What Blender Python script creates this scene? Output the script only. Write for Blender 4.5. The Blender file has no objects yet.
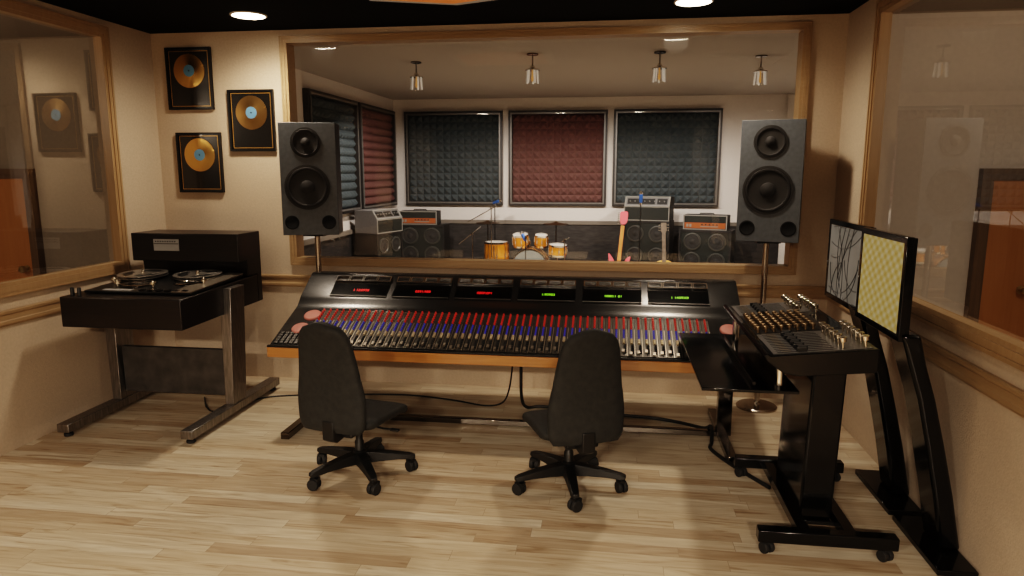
import bpy, bmesh, math, random
from mathutils import Vector, Matrix
random.seed(7)
PI = math.pi
COL = bpy.context.scene.collection
SC = bpy.context.scene

# ------------------------------------------------------------------ materials
def _nodes(name):
    m = bpy.data.materials.new(name); m.use_nodes = True
    nt = m.node_tree; b = nt.nodes['Principled BSDF']
    return m, nt, b
def N(nt, t, **kw):
    n = nt.nodes.new(t)
    for k, v in kw.items():
        if k.startswith('i_'): n.inputs[int(k[2:])].default_value = v
        else: setattr(n, k, v)
    return n
def ramp(nt, stops, interp='LINEAR'):
    r = nt.nodes.new('ShaderNodeValToRGB'); r.color_ramp.interpolation = interp
    e = r.color_ramp.elements
    while len(e) < len(stops): e.new(0.5)
    for i, (p, c) in enumerate(stops):
        e[i].position = p; e[i].color = (c[0], c[1], c[2], 1)
    return r
def mat(name, col, rough=0.5, metal=0.0, var=0.0, scale=20, bump=0.0, bscale=80, emit=None, es=1.0, coat=0.0, stretch=(1,1,1), spec=0.5):
    m, nt, b = _nodes(name)
    b.inputs['Roughness'].default_value = rough
    b.inputs['Metallic'].default_value = metal
    b.inputs['Coat Weight'].default_value = coat
    b.inputs['Specular IOR Level'].default_value = spec
    tc = N(nt, 'ShaderNodeTexCoord'); mp = N(nt, 'ShaderNodeMapping')
    mp.inputs['Scale'].default_value = stretch
    nt.links.new(tc.outputs['Object'], mp.inputs['Vector'])
    nz = N(nt, 'ShaderNodeTexNoise'); nz.inputs['Scale'].default_value = scale; nz.inputs['Detail'].default_value = 4
    nt.links.new(mp.outputs['Vector'], nz.inputs['Vector'])
    v = max(var, 0.03)
    r = ramp(nt, [(0.3, [max(0, c*(1-v)) for c in col]), (0.7, [min(1, c*(1+v)) for c in col])])
    nt.links.new(nz.outputs['Fac'], r.inputs['Fac']); nt.links.new(r.outputs['Color'], b.inputs['Base Color'])
    if bump:
        n2 = N(nt, 'ShaderNodeTexNoise'); n2.inputs['Scale'].default_value = bscale; n2.inputs['Detail'].default_value = 3
        nt.links.new(mp.outputs['Vector'], n2.inputs['Vector'])
        bp = N(nt, 'ShaderNodeBump'); bp.inputs['Strength'].default_value = bump; bp.inputs['Distance'].default_value = 0.01
        nt.links.new(n2.outputs['Fac'], bp.inputs['Height']); nt.links.new(bp.outputs['Normal'], b.inputs['Normal'])
    if emit:
        b.inputs['Emission Color'].default_value = (*emit, 1); b.inputs['Emission Strength'].default_value = es
    return m
def wood(name, c1, c2, axis=0, scale=6, rough=0.4, coat=0.0):
    m, nt, b = _nodes(name)
    tc = N(nt, 'ShaderNodeTexCoord'); mp = N(nt, 'ShaderNodeMapping')
    s = [14, 14, 14]; s[axis] = 0.9; mp.inputs['Scale'].default_value = s
    nt.links.new(tc.outputs['Object'], mp.inputs['Vector'])
    nz = N(nt, 'ShaderNodeTexNoise'); nz.inputs['Scale'].default_value = scale*0.5; nz.inputs['Detail'].default_value = 6; nz.inputs['Distortion'].default_value = 0.6
    nt.links.new(mp.outputs['Vector'], nz.inputs['Vector'])
    r = ramp(nt, [(0.3, c1), (0.7, c2)])
    nt.links.new(nz.outputs['Fac'], r.inputs['Fac']); nt.links.new(r.outputs['Color'], b.inputs['Base Color'])
    b.inputs['Roughness'].default_value = rough; b.inputs['Coat Weight'].default_value = coat
    return m
def floor_mat():
    m, nt, b = _nodes('maple_planks'); L = nt.links.new
    tc = N(nt, 'ShaderNodeTexCoord'); sp = N(nt, 'ShaderNodeSeparateXYZ'); L(tc.outputs['Object'], sp.inputs[0])
    def mth(op, a, bb=None):
        n = N(nt, 'ShaderNodeMath', operation=op)
        for i, q in enumerate((a, bb)):
            if q is None: continue
            if isinstance(q, (int, float)): n.inputs[i].default_value = q
            else: L(q, n.inputs[i])
        return n.outputs[0]
    W, LN = 0.085, 0.95
    yy = mth('DIVIDE', sp.outputs['Y'], W); row = mth('FLOOR', yy)
    wn = N(nt, 'ShaderNodeTexWhiteNoise', noise_dimensions='1D'); L(row, wn.inputs['W'])
    xx = mth('ADD', mth('DIVIDE', sp.outputs['X'], LN), mth('MULTIPLY', wn.outputs['Value'], 7.3))
    colu = mth('FLOOR', xx)
    cb = N(nt, 'ShaderNodeCombineXYZ'); L(row, cb.inputs[0]); L(colu, cb.inputs[1])
    w2 = N(nt, 'ShaderNodeTexWhiteNoise', noise_dimensions='2D'); L(cb.outputs[0], w2.inputs['Vector'])
    base = ramp(nt, [(0.0, (0.42, 0.325, 0.225)), (0.25, (0.50, 0.41, 0.30)), (0.6, (0.56, 0.48, 0.365)), (1.0, (0.62, 0.555, 0.445))])
    L(w2.outputs['Value'], base.inputs['Fac'])
    # grain
    ad = N(nt, 'ShaderNodeVectorMath', operation='ADD'); L(tc.outputs['Object'], ad.inputs[0])
    sc = N(nt, 'ShaderNodeVectorMath', operation='SCALE'); L(w2.outputs['Color'], sc.inputs[0]); sc.inputs['Scale'].default_value = 20; L(sc.outputs[0], ad.inputs[1])
    mp = N(nt, 'ShaderNodeMapping'); mp.inputs['Scale'].default_value = (1.3, 14, 1); L(ad.outputs[0], mp.inputs['Vector'])
    nz = N(nt, 'ShaderNodeTexNoise'); nz.inputs['Scale'].default_value = 2.0; nz.inputs['Detail'].default_value = 6; nz.inputs['Distortion'].default_value = 1.2
    L(mp.outputs[0], nz.inputs['Vector'])
    gr = ramp(nt, [(0.28, (0.60, 0.50, 0.40)), (0.42, (0.88, 0.84, 0.79)), (0.6, (1.0, 1.0, 1.0)), (0.75, (1.10, 1.11, 1.13))]); L(nz.outputs['Fac'], gr.inputs['Fac'])
    mx = N(nt, 'ShaderNodeMix', data_type='RGBA', blend_type='MULTIPLY'); mx.inputs[0].default_value = 1
    L(base.outputs['Color'], mx.inputs[6]); L(gr.outputs['Color'], mx.inputs[7])
    # gaps
    fy = mth('FRACT', yy); fx = mth('FRACT', xx)
    g = mth('MINIMUM', mth('GREATER_THAN', fy, 0.018), mth('GREATER_THAN', fx, 0.0025))
    mg = N(nt, 'ShaderNodeMix', data_type='RGBA'); L(g, mg.inputs[0]); mg.inputs[6].default_value = (0.34, 0.26, 0.175, 1); L(mx.outputs[2], mg.inputs[7])
    L(mg.outputs[2], b.inputs['Base Color'])
    b.inputs['Roughness'].default_value = 0.36
    return m
def glass_mat(name, tint=(0.97, 0.96, 0.94), refl=0.07, graz=0.6):
    m = bpy.data.materials.new(name); m.use_nodes = True; nt = m.node_tree
    nt.nodes.remove(nt.nodes['Principled BSDF']); out = nt.nodes['Material Output']
    tr = N(nt, 'ShaderNodeBsdfTransparent'); tr.inputs[0].default_value = (*tint, 1)
    gl = N(nt, 'ShaderNodeBsdfGlossy'); gl.inputs['Roughness'].default_value = 0.0; gl.inputs[0].default_value = (0.95, 0.93, 0.9, 1)
    lw = N(nt, 'ShaderNodeLayerWeight'); lw.inputs['Blend'].default_value = 0.25
    mr = N(nt, 'ShaderNodeMapRange'); mr.inputs['To Min'].default_value = refl; mr.inputs['To Max'].default_value = graz
    nt.links.new(lw.outputs['Fresnel'], mr.inputs['Value'])
    mx = N(nt, 'ShaderNodeMixShader'); nt.links.new(mr.outputs[0], mx.inputs[0])
    nt.links.new(tr.outputs[0], mx.inputs[1]); nt.links.new(gl.outputs[0], mx.inputs[2]); nt.links.new(mx.outputs[0], out.inputs[0])
    return m

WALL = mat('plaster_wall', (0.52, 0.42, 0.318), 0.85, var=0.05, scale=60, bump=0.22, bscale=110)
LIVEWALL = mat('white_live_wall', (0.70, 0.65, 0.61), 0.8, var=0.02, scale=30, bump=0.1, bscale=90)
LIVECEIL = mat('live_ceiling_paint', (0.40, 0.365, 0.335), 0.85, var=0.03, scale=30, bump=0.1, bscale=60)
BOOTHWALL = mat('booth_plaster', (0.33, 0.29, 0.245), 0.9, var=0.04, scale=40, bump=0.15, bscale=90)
CEIL = mat('black_ceiling', (0.0045, 0.004, 0.0038), 0.95, var=0.1, scale=50, spec=0.1)
FLOOR = floor_mat()
OAK = wood('oak_trim_x', (0.33, 0.22, 0.12), (0.38, 0.262, 0.148), 0)
OAKY = wood('oak_trim_y', (0.33, 0.22, 0.12), (0.38, 0.262, 0.148), 1)
OAKZ = wood('oak_trim_z', (0.34, 0.222, 0.118), (0.385, 0.262, 0.146), 2)
WAINS = mat('dark_wainscot', (0.028, 0.025, 0.024), 0.55, var=0.45, scale=9, stretch=(1, 1, 4))
WCAP = mat('grey_wainscot_cap', (0.17, 0.145, 0.12), 0.6)
ORANGE_DOOR = wood('orange_door', (0.50, 0.235, 0.09), (0.55, 0.27, 0.11), 2)
DOORFRAME = wood('brown_door_frame', (0.15, 0.10, 0.065), (0.21, 0.145, 0.095), 2)
BRASS = mat('brass', (0.55, 0.42, 0.22), 0.3, 1.0)
BLACK = mat('black_gloss', (0.003, 0.003, 0.003), 0.12, spec=0.4)
BLACKSATIN = mat('black_satin', (0.005, 0.005, 0.005), 0.35, spec=0.4)
BLACKPL = mat('black_plastic', (0.007, 0.007, 0.0065), 0.45, var=0.1)
LEATHER = mat('black_leather', (0.030, 0.031, 0.030), 0.6, spec=0.22, var=0.15, scale=30, bump=0.12, bscale=160)
RUBBER = mat('black_rubber', (0.012, 0.012, 0.012), 0.7)
CHROME = mat('chrome', (0.75, 0.72, 0.68), 0.12, 1.0)
DKCHROME = mat('dark_chrome', (0.16, 0.14, 0.12), 0.12, 1.0)
STEEL = mat('brushed_steel', (0.29, 0.275, 0.26), 0.36, 1.0, var=0.25, scale=14, stretch=(6, 6, 0.6))
RIB = mat('glowing_glass_rib', (0.62, 0.58, 0.53), 0.25, emit=(1, 0.88, 0.75), es=0.22)  # slight emission put in for bulb light refracted by the ribs
REELM = mat('silver_reel', (0.5, 0.47, 0.43), 0.3, 0.9)
GUNMETAL = mat('dark_brushed_panel', (0.085, 0.08, 0.075), 0.45, 0.5, var=0.3, scale=9)
EBONY = wood('ebony_veneer', (0.003, 0.002, 0.002), (0.011, 0.0065, 0.004), 0, rough=0.35, coat=0.1)
SPK = mat('grey_speaker_baffle', (0.088, 0.098, 0.110), 0.7, var=0.12, scale=35)
SPKSIDE = mat('speaker_side_veneer', (0.020, 0.016, 0.014), 0.4, var=0.2)
CONE = mat('dark_cone', (0.016, 0.015, 0.014), 0.7)
CONE2 = mat('cone_ring', (0.012, 0.011, 0.011), 0.7)
VOID = mat('port_black', (0.002, 0.002, 0.002), 0.9)
CONBODY = mat('console_charcoal', (0.014, 0.013, 0.012), 0.24, 0.2, spec=0.6)
CONORANGE = wood('console_orange_wood', (0.42, 0.185, 0.05), (0.52, 0.255, 0.078), 0, rough=0.35, coat=0.3)
CONBACK = wood('console_back_redwood', (0.20, 0.055, 0.022), (0.27, 0.085, 0.035), 0)
STRIP = mat('channel_strip_grey', (0.055, 0.050, 0.042), 0.4, 0.5)
REDK = mat('red_knob', (0.66, 0.045, 0.03), 0.45)
BLUEK = mat('blue_knob', (0.06, 0.06, 0.62), 0.45)
BEIGEK = mat('beige_knob', (0.48, 0.38, 0.25), 0.35, 0.5)
LIGHTSTRIP = mat('pale_aluminium', (0.34, 0.30, 0.25), 0.32, 0.8)
PINK = mat('pink_pad', (0.42, 0.15, 0.12), 0.55)
REDTXT = mat('red_led', (0.3, 0, 0), 0.5, emit=(1.0, 0.02, 0.02), es=0.75)
GRNTXT = mat('green_led', (0.1, 0.3, 0), 0.5, emit=(0.35, 0.9, 0.03), es=0.6)
SCREENBLK = mat('black_display_glass', (0.003, 0.003, 0.003), 0.12)
GOLD = mat('gold_disc', (0.72, 0.45, 0.16), 0.27, 1.0)
DKGOLD = mat('dull_bronze_disc', (0.28, 0.17, 0.07), 0.38, 1.0)
LBLUE = mat('light_blue_label', (0.11, 0.24, 0.36), 0.5)
GOLDLINE = mat('gold_line', (0.55, 0.33, 0.10), 0.35, 0.8)
MATBLK = mat('black_mount', (0.008, 0.007, 0.006), 0.22, coat=0.5)
TEALFOAM = mat('teal_grey_foam', (0.060, 0.074, 0.080), 0.9, var=0.1)
REDFOAM = mat('rust_red_foam', (0.135, 0.062, 0.055), 0.9, var=0.1)
PANELFRM = mat('dark_panel_frame', (0.030, 0.026, 0.024), 0.4)
PANELBEAD = mat('grey_panel_bead', (0.20, 0.19, 0.18), 0.35, 0.4)
GREYTOLEX = mat('grey_tolex', (0.16, 0.15, 0.145), 0.7, var=0.1, scale=60)
BLKTOLEX = mat('black_tolex', (0.007, 0.006, 0.006), 0.6, var=0.1, scale=60)
GRILLE = mat('green_black_grille', (0.006, 0.008, 0.006), 0.7, var=0.3, scale=90)
PIPING = mat('white_piping', (0.22, 0.21, 0.19), 0.5)
ORPANEL = mat('orange_amp_panel', (0.30, 0.085, 0.025), 0.4)
CONEGREY = mat('grey_speaker_ring', (0.06, 0.06, 0.055), 0.35, 0.3)
DRUMOR = mat('amber_drum_shell', (0.70, 0.28, 0.03), 0.22, 0.45, var=0.12, coat=0.4)
DRUMHEAD = mat('grey_green_drumhead', (0.17, 0.18, 0.17), 0.5)
WHITEHEAD = mat('white_drumhead', (0.6, 0.57, 0.52), 0.5)
CYMBAL = mat('dark_bronze_cymbal', (0.10, 0.055, 0.025), 0.35, 0.7)
MICBLUE = mat('blue_mic_body', (0.03, 0.10, 0.32), 0.35, 0.3)
GTRPINK = mat('coral_pink_lacquer', (0.75, 0.14, 0.16), 0.3, coat=0.4)
GTRNECK = wood('maple_neck', (0.42, 0.18, 0.05), (0.50, 0.23, 0.07), 2)
GTRROSE = mat('grey_rosewood', (0.16, 0.12, 0.09), 0.5, var=0.2)
GTRTOP = mat('amber_spruce', (0.72, 0.42, 0.12), 0.3, coat=0.4)
SHADEGL = glass_mat('clear_lamp_glass', (0.97, 0.96, 0.95), 0.06, 0.4)
BULB = mat('amber_bulb', (0.8, 0.5, 0.2), 0.3, emit=(1, 0.5, 0.15), es=0.15)
GLASS = glass_mat('window_glass', (0.95, 0.94, 0.92), 0.03, 0.5)
GLASSB = glass_mat('booth_glass', (0.86, 0.84, 0.80), 0.042, 0.20)
LENS = mat('lamp_lens', (1, 1, 1), 0.5, emit=(1, 0.88, 0.72), es=25)
TRIMW = mat('white_trim_ring', (0.7, 0.66, 0.6), 0.5)
PLATE = mat('pale_meter_plate', (0.36, 0.36, 0.36), 0.45)
AMPPANEL = mat('amp_control_panel', (0.14, 0.135, 0.13), 0.45)
CABLE = mat('black_cable', (0.012, 0.012, 0.011), 0.5)
SILVER = mat('brushed_nickel_knob', (0.62, 0.55, 0.45), 0.25, 1.0)
BRONZEK = mat('bronze_knob', (0.22, 0.155, 0.09), 0.4, 0.8)
DESKGREY = mat('grey_mixer_plate', (0.17, 0.165, 0.16), 0.35, 0.6, var=0.2, scale=40)
BASEST = mat('stand_base_metal', (0.40, 0.35, 0.30), 0.25, 1.0)
CEILFRAME = mat('taupe_ceiling_frame', (0.25, 0.21, 0.17), 0.7, emit=(0.5, 0.4, 0.3), es=0.12)  # faint glow put into the frame colour, though it is no lamp
CEILOR = mat('orange_ceiling_fabric', (0.5, 0.16, 0.04), 0.8, emit=(0.7, 0.22, 0.05), es=0.25)  # fabric brightened by a faint glow of its own, not a lamp
SOCKET = mat('white_plate', (0.8, 0.78, 0.74), 0.5)

def screen_wave():
    m, nt, b = _nodes('yellow_wave_screen'); L = nt.links.new
    tc = N(nt, 'ShaderNodeTexCoord'); mp = N(nt, 'ShaderNodeMapping'); L(tc.outputs['Object'], mp.inputs['Vector'])
    mp.inputs['Rotation'].default_value = (0, 0, 0); mp.inputs['Scale'].default_value = (1, 1, 1)
    sp = N(nt, 'ShaderNodeSeparateXYZ'); L(mp.outputs[0], sp.inputs[0])
    def mth(op, a, bb=None):
        n = N(nt, 'ShaderNodeMath', operation=op)
        for i, q in enumerate((a, bb)):
            if q is None: continue
            if isinstance(q, (int, float)): n.inputs[i].default_value = q
            else: L(q, n.inputs[i])
        return n.outputs[0]
    wob = mth('SINE', mth('MULTIPLY', sp.outputs['Z'], 118))
    s1 = mth('SINE', mth('ADD', mth('MULTIPLY', sp.outputs['Y'], 84), mth('MULTIPLY', sp.outputs['Z'], 20)))
    f = mth('ADD', mth('MULTIPLY', mth('MULTIPLY', s1, wob), 0.5), 0.5)
    r = ramp(nt, [(0.0, (0.56, 0.37, 0.08)), (0.5, (0.63, 0.47, 0.18)), (1.0, (0.70, 0.57, 0.34))]); L(f, r.inputs['Fac'])
    L(r.outputs['Color'], b.inputs['Emission Color']); b.inputs['Emission Strength'].default_value = 0.30
    b.inputs['Base Color'].default_value = (0.01, 0.01, 0.01, 1); b.inputs['Roughness'].default_value = 0.35; b.inputs['Specular IOR Level'].default_value = 0.2
    return m
def screen_grey():
    m, nt, b = _nodes('grey_abstract_screen'); L = nt.links.new
    b.inputs['Base Color'].default_value = (0.02, 0.02, 0.02, 1); b.inputs['Roughness'].default_value = 0.3
    r = N(nt, 'ShaderNodeTexCoord'); nz = N(nt, 'ShaderNodeTexNoise'); nz.inputs['Scale'].default_value = 5
    L(r.outputs['Object'], nz.inputs['Vector'])
    c = ramp(nt, [(0.35, (0.26, 0.225, 0.18)), (0.7, (0.36, 0.31, 0.25))]); L(nz.outputs['Fac'], c.inputs['Fac'])
    L(c.outputs['Color'], b.inputs['Emission Color']); b.inputs['Emission Strength'].default_value = 0.27; b.inputs['Specular IOR Level'].default_value = 0.2
    return m
SCRWAVE, SCRGREY = screen_wave(), screen_grey()
SCRLINE = mat('dark_screen_line', (0.03, 0.03, 0.035), 0.4)

# ------------------------------------------------------------------ mesh builder
class MB:
    def __init__(s): s.bm = bmesh.new()
    def box(s, x0, x1, y0, y1, z0, z1, M=None):
        vs = [s.bm.verts.new(p) for p in ((x0,y0,z0),(x1,y0,z0),(x1,y1,z0),(x0,y1,z0),(x0,y0,z1),(x1,y0,z1),(x1,y1,z1),(x0,y1,z1))]
        for f in ((0,3,2,1),(4,5,6,7),(0,1,5,4),(1,2,6,5),(2,3,7,6),(3,0,4,7)): s.bm.faces.new([vs[i] for i in f])
        if M:
            for v in vs: v.co = M @ v.co
        return s
    def rings(s, rings, cap=True, closed=True):
        R = [[s.bm.verts.new(p) for p in r] for r in rings]
        n = len(R[0])
        for a, b in zip(R, R[1:]):
            for i in range(n if closed else n-1):
                j = (i+1) % n; s.bm.faces.new((a[i], a[j], b[j], b[i]))
        if cap:
            s.bm.faces.new(list(reversed(R[0]))); s.bm.faces.new(R[-1])
        return s
    def lathe(s, prof, c=(0,0,0), axis=(0,0,1), seg=24, cap=True):
        q = Vector((0,0,1)).rotation_difference(Vector(axis).normalized()).to_matrix(); c = Vector(c)
        return s.rings([[c + q @ Vector((max(r,1e-4)*math.cos(2*PI*i/seg), max(r,1e-4)*math.sin(2*PI*i/seg), z)) for i in range(seg)] for r, z in prof], cap)
    def cyl(s, p0, p1, r, r2=None, seg=16):
        p0, p1 = Vector(p0), Vector(p1); d = p1-p0
        return s.lathe([(r, 0), (r if r2 is None else r2, d.length)], p0, d, seg)
    def tube(s, pts, r, seg=8):
        pts = [Vector(p) for p in pts]; rg = []; up = Vector((0.13, 0.27, 0.95))
        prev = None
        for i, p in enumerate(pts):
            t = (pts[min(i+1, len(pts)-1)] - pts[max(i-1, 0)]).normalized()
            if prev is None:
                a = t.cross(up)
                if a.length < 0.1: a = t.cross(Vector((1,0,0)))
            else: a = prev - t*prev.dot(t)
            a.normalize(); prev = a; b = t.cross(a)
            rg.append([p + r*(math.cos(2*PI*k/seg)*a + math.sin(2*PI*k/seg)*b) for k in range(seg)])
        return s.rings(rg)
    def prism(s, poly, axis, a0, a1):
        def P(u, v, a): return {'x': (a,u,v), 'y': (u,a,v), 'z': (u,v,a)}[axis]
        return s.rings([[P(u,v,a0) for u,v in poly], [P(u,v,a1) for u,v in poly]])
    def ring(s, axis, o, i, d0, d1):
        # rectangular frame with mitred corners. o,i=(u0,u1,v0,v1)
        def P(u, v, a): return {'x': (a,u,v), 'y': (u,a,v), 'z': (u,v,a)}[axis]
        def q(r): return [(r[0],r[2]),(r[1],r[2]),(r[1],r[3]),(r[0],r[3])]
        V = [[s.bm.verts.new(P(u,v,a)) for u,v in q(r)] for r, a in ((o,d0),(i,d0),(i,d1),(o,d1))]
        for k in range(4):
            j = (k+1) % 4
            for a in range(4):
                b = (a+1) % 4; s.bm.faces.new((V[a][k], V[a][j], V[b][j], V[b][k]))
        return s
    def sphere(s, c, r, sc=(1,1,1), seg=16):
        n = seg//2
        return s.rings([[Vector(c)+Vector((r*sc[0]*max(math.sin(PI*j/n),1e-3)*math.cos(2*PI*i/seg), r*sc[1]*max(math.sin(PI*j/n),1e-3)*math.sin(2*PI*i/seg), -r*sc[2]*math.cos(PI*j/n))) for i in range(seg)] for j in range(n+1)])
    def xf(s, M):
        s.bm.transform(M); return s
    def mesh(s, name, m, smooth=35):
        bmesh.ops.recalc_face_normals(s.bm, faces=s.bm.faces)
        me = bpy.data.meshes.new(name); s.bm.to_mesh(me); s.bm.free()
        me.materials.append(m)
        if smooth:
            me.polygons.foreach_set('use_smooth', [True]*len(me.polygons)); me.set_sharp_from_angle(angle=math.radians(smooth))
        return me
    def obj(s, name, m, parent=None, bevel=0, smooth=35, loc=None):
        return mk(name, s.mesh(name, m, smooth), parent, bevel, loc)
def mk(name, me, parent=None, bevel=0, loc=None):
    o = bpy.data.objects.new(name, me); COL.objects.link(o)
    if parent: o.parent = parent
    if loc is not None: o.location = loc
    if bevel:
        b = o.modifiers.new('bevel', 'BEVEL'); b.width = bevel; b.segments = 2; b.limit_method = 'ANGLE'; b.angle_limit = math.radians(40)
    return o
def tag(o, label, cat, group=None):
    o['label'] = label; o['category'] = cat
    if group: o['group'] = group
    return o
def thing(name, label, cat, loc=(0,0,0), rz=0, group=None):
    o = bpy.data.objects.new(name, None); COL.objects.link(o); o.location = loc; o.rotation_euler = (0,0,rz)
    o.empty_display_size = 0.1
    return tag(o, label, cat, group)
def struct(o):
    o['kind'] = 'structure'; return o
def copy_tree(o, parent=None):
    c = o.copy(); COL.objects.link(c); c.parent = parent
    for ch in list(o.children): copy_tree(ch, c)
    return c
def RZ(a): return Matrix.Rotation(a, 4, 'Z')
def T(*p): return Matrix.Translation(p)
def text_mesh(txt, size, m, name, M, parent, extrude=0.0004):
    cu = bpy.data.curves.new('t', 'FONT'); cu.body = txt; cu.size = size; cu.align_x = 'CENTER'; cu.align_y = 'CENTER'; cu.extrude = extrude
    to = bpy.data.objects.new('t', cu); COL.objects.link(to)
    dg = bpy.context.evaluated_depsgraph_get()
    me = bpy.data.meshes.new_from_object(to.evaluated_get(dg)); bpy.data.objects.remove(to); bpy.data.curves.remove(cu)
    me.name = name; me.materials.clear(); me.materials.append(m); me.transform(M)
    return mk(name, me, parent)

# ------------------------------------------------------------------ room constants
H = 2.8; XL, XR = -3.663, 1.611; YF = -9.4; WT = 0.12
RAIL0, RAIL1 = 0.784, 0.882
WO = (-2.571, 1.370, 0.965, 2.751); WI = (-2.528, 1.326, 1.013, 2.712)
LX0, LX1, LY1 = -3.4, 2.78, 5.5                                     # live room

def wall_hole(name, axis, u0, u1, z0, z1, hole, d0, d1, m):
    """a wall across axis ('x' or 'y') with a rectangular opening"""
    b = MB(); hu0, hu1, hz0, hz1 = hole
    def bx(a0, a1, c0, c1):
        if axis == 'y': b.box(a0, a1, d0, d1, c0, c1)
        else: b.box(d0, d1, a0, a1, c0, c1)
    bx(u0, hu0, z0, z1); bx(hu1, u1, z0, z1); bx(hu0, hu1, z0, hz0); bx(hu0, hu1, hz1, z1)
    return struct(b.obj(name, m))
# control room
struct(MB().box(XL-0.25, XR+0.25, YF-0.2, WT, -0.1, 0).obj('floor', FLOOR))
struct(MB().box(XL-0.25, XR+0.25, YF-0.2, WT, H, H+0.1).obj('ceiling', CEIL))
wall_hole('wall_back', 'y', XL-WT, XR+WT, 0, H, WI, 0, WT/2, WALL)
wall_hole('wall_back_live_side', 'y', LX0-0.2, LX1+0.2, 0, 2.82, WI, WT/2+0.001, WT, LIVEWALL)
LWI = (-4.0, -0.575, 1.035, 2.685); LWO = (-4.1, -0.515, 0.965, 2.751)
RWI = (-4.1, -0.650, 1.035, 2.680); RWO = (-4.2, -0.595, 0.965, 2.751)
wall_hole('wall_left', 'x', YF, 0, 0, H, LWI, XL-0.05, XL, WALL)
wall_hole('wall_right', 'x', YF, 0, 0, H, RWI, XR, XR+0.05, WALL)
struct(MB().box(XL-WT, XR+WT, YF-0.2, YF, 0, H).obj('wall_front', mat('dark_rear_wall', (0.05, 0.042, 0.035), 0.9)))
DKREAR = mat('dark_reflection_blocker', (0.05, 0.042, 0.035), 0.9)  # added dark sheets, unseen, keeping lit rear side walls out of window reflections
struct(MB().box(XL, XL+0.03, YF, -5.9, 0, H).obj('reflection_blocker_left', DKREAR)); struct(MB().box(XR-0.03, XR, YF, -5.9, 0, H).obj('reflection_blocker_right', DKREAR))
# chair rails with two grooves
def rail(axis, a0, a1, d, sgn):
    z = [RAIL0, RAIL0+0.012, RAIL0+0.03, RAIL0+0.036, RAIL1-0.03, RAIL1-0.024, RAIL1-0.008, RAIL1]
    p = [0.012, 0.018, 0.018, 0.014, 0.014, 0.020, 0.022, 0.018]
    poly = [(d, RAIL0)] + [(d+sgn*q, zz) for q, zz in zip(p, z)] + [(d, RAIL1)]
    return struct(MB().prism(poly, axis, a0, a1).obj('trim_%d' % rail.n, OAK if axis == 'x' else OAKY, smooth=20))
rail.n = 1; rail('x', XL, XR, 0, -1); rail.n = 2; rail('y', -5.9, 0, XL, 1); rail.n = 3; rail('y', -5.9, 0, XR, -1)

# windows: frame boards with a stepped profile, lining and a pane
def window(n, axis, O, I, face, sgn, depth_to, glass_at, gm):
    e = bpy.data.objects.new('window_%d' % n, None); COL.objects.link(e); struct(e)
    b = MB()
    t = [(O[0]+(I[0]-O[0])*f, O[1]+(I[1]-O[1])*f, O[2]+(I[2]-O[2])*f, O[3]+(I[3]-O[3])*f) for f in (0, 0.28, 0.36, 0.82, 1)]
    for a, c, p in ((t[0], t[1], 0.027), (t[1], t[2], 0.022), (t[2], t[3], 0.024), (t[3], t[4], 0.017)):
        b.ring(axis, a, c, face, face+sgn*p)
    # mitred board: split across material directions kept simple with one grain
    b.obj('window_frame', OAKZ if axis != 'y' else OAK, e, smooth=0)
    l = MB(); k = 0.012
    l.ring(axis, I, (I[0]+k, I[1]-k, I[2]+k, I[3]-k), face+sgn*0.016, face-sgn*depth_to)
    l.obj('window_lining', OAKZ if axis != 'y' else OAK, e, smooth=0)
    r = (I[0]+k, I[1]-k, I[2]+k, I[3]-k)
    g = MB()
    def P(u, v): return (u, glass_at, v) if axis == 'y' else (glass_at, u, v)
    vs = [g.bm.verts.new(P(u, v)) for u, v in ((r[0],r[2]),(r[1],r[2]),(r[1],r[3]),(r[0],r[3]))]; g.bm.faces.new(vs)
    g.obj('pane', gm, e, smooth=0)
    return e
window(1, 'y', WO, WI, 0, -1, WT, 0.11, GLASS)
window(2, 'x', LWO, LWI, XL, 1, 0.05, XL-0.035, GLASSB)
window(3, 'x', RWO, RWI, XR, -1, 0.05, XR+0.035, GLASSB)

# booths behind the side windows, each with an orange door
def booth(side, far, near, y0, y1, door, n, handle_y):
    x0, x1 = min(far, near), max(far, near)
    struct(MB().box(x0, x1, y0, y1, -0.1, 0).obj('floor_booth_'+side, FLOOR))
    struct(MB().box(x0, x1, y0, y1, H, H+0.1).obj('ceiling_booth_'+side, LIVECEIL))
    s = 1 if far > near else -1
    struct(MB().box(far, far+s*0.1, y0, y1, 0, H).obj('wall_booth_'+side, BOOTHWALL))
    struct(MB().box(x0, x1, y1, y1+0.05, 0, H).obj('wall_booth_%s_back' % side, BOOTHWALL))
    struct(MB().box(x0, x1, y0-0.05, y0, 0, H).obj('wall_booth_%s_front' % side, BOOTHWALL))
    d = MB().box(door[0], door[1], y1-0.04, y1, 0.0, door[2]).obj('door_%d' % n, ORANGE_DOOR); struct(d)
    f = MB(); w = 0.085
    f.ring('y', (door[0]-w, door[1]+w, -0.3, door[2]+w), (door[0]-w*0.45, door[1]+w*0.45, -0.3, door[2]+w*0.45), y1, y1-0.07)
    f.ring('y', (door[0]-w*0.45, door[1]+w*0.45, -0.3, door[2]+w*0.45), (door[0]-0.002, door[1]+0.002, -0.3, door[2]+0.002), y1, y1-0.055)
    bmesh.ops.bisect_plane(f.bm, geom=f.bm.verts[:]+f.bm.edges[:]+f.bm.faces[:], plane_co=(0, 0, 0), plane_no=(0, 0, -1), clear_outer=True)
    f.obj('door_frame', DOORFRAME, d)
    MB().lathe([(0.03, 0), (0.03, 0.006), (0.012, 0.01), (0.012, 0.03), (0.028, 0.04), (0.033, 0.055), (0.026, 0.07), (0.006, 0.075)], (handle_y, y1-0.041, 0.88), (0, -1, 0)).obj('door_knob', BRASS, d)
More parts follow.
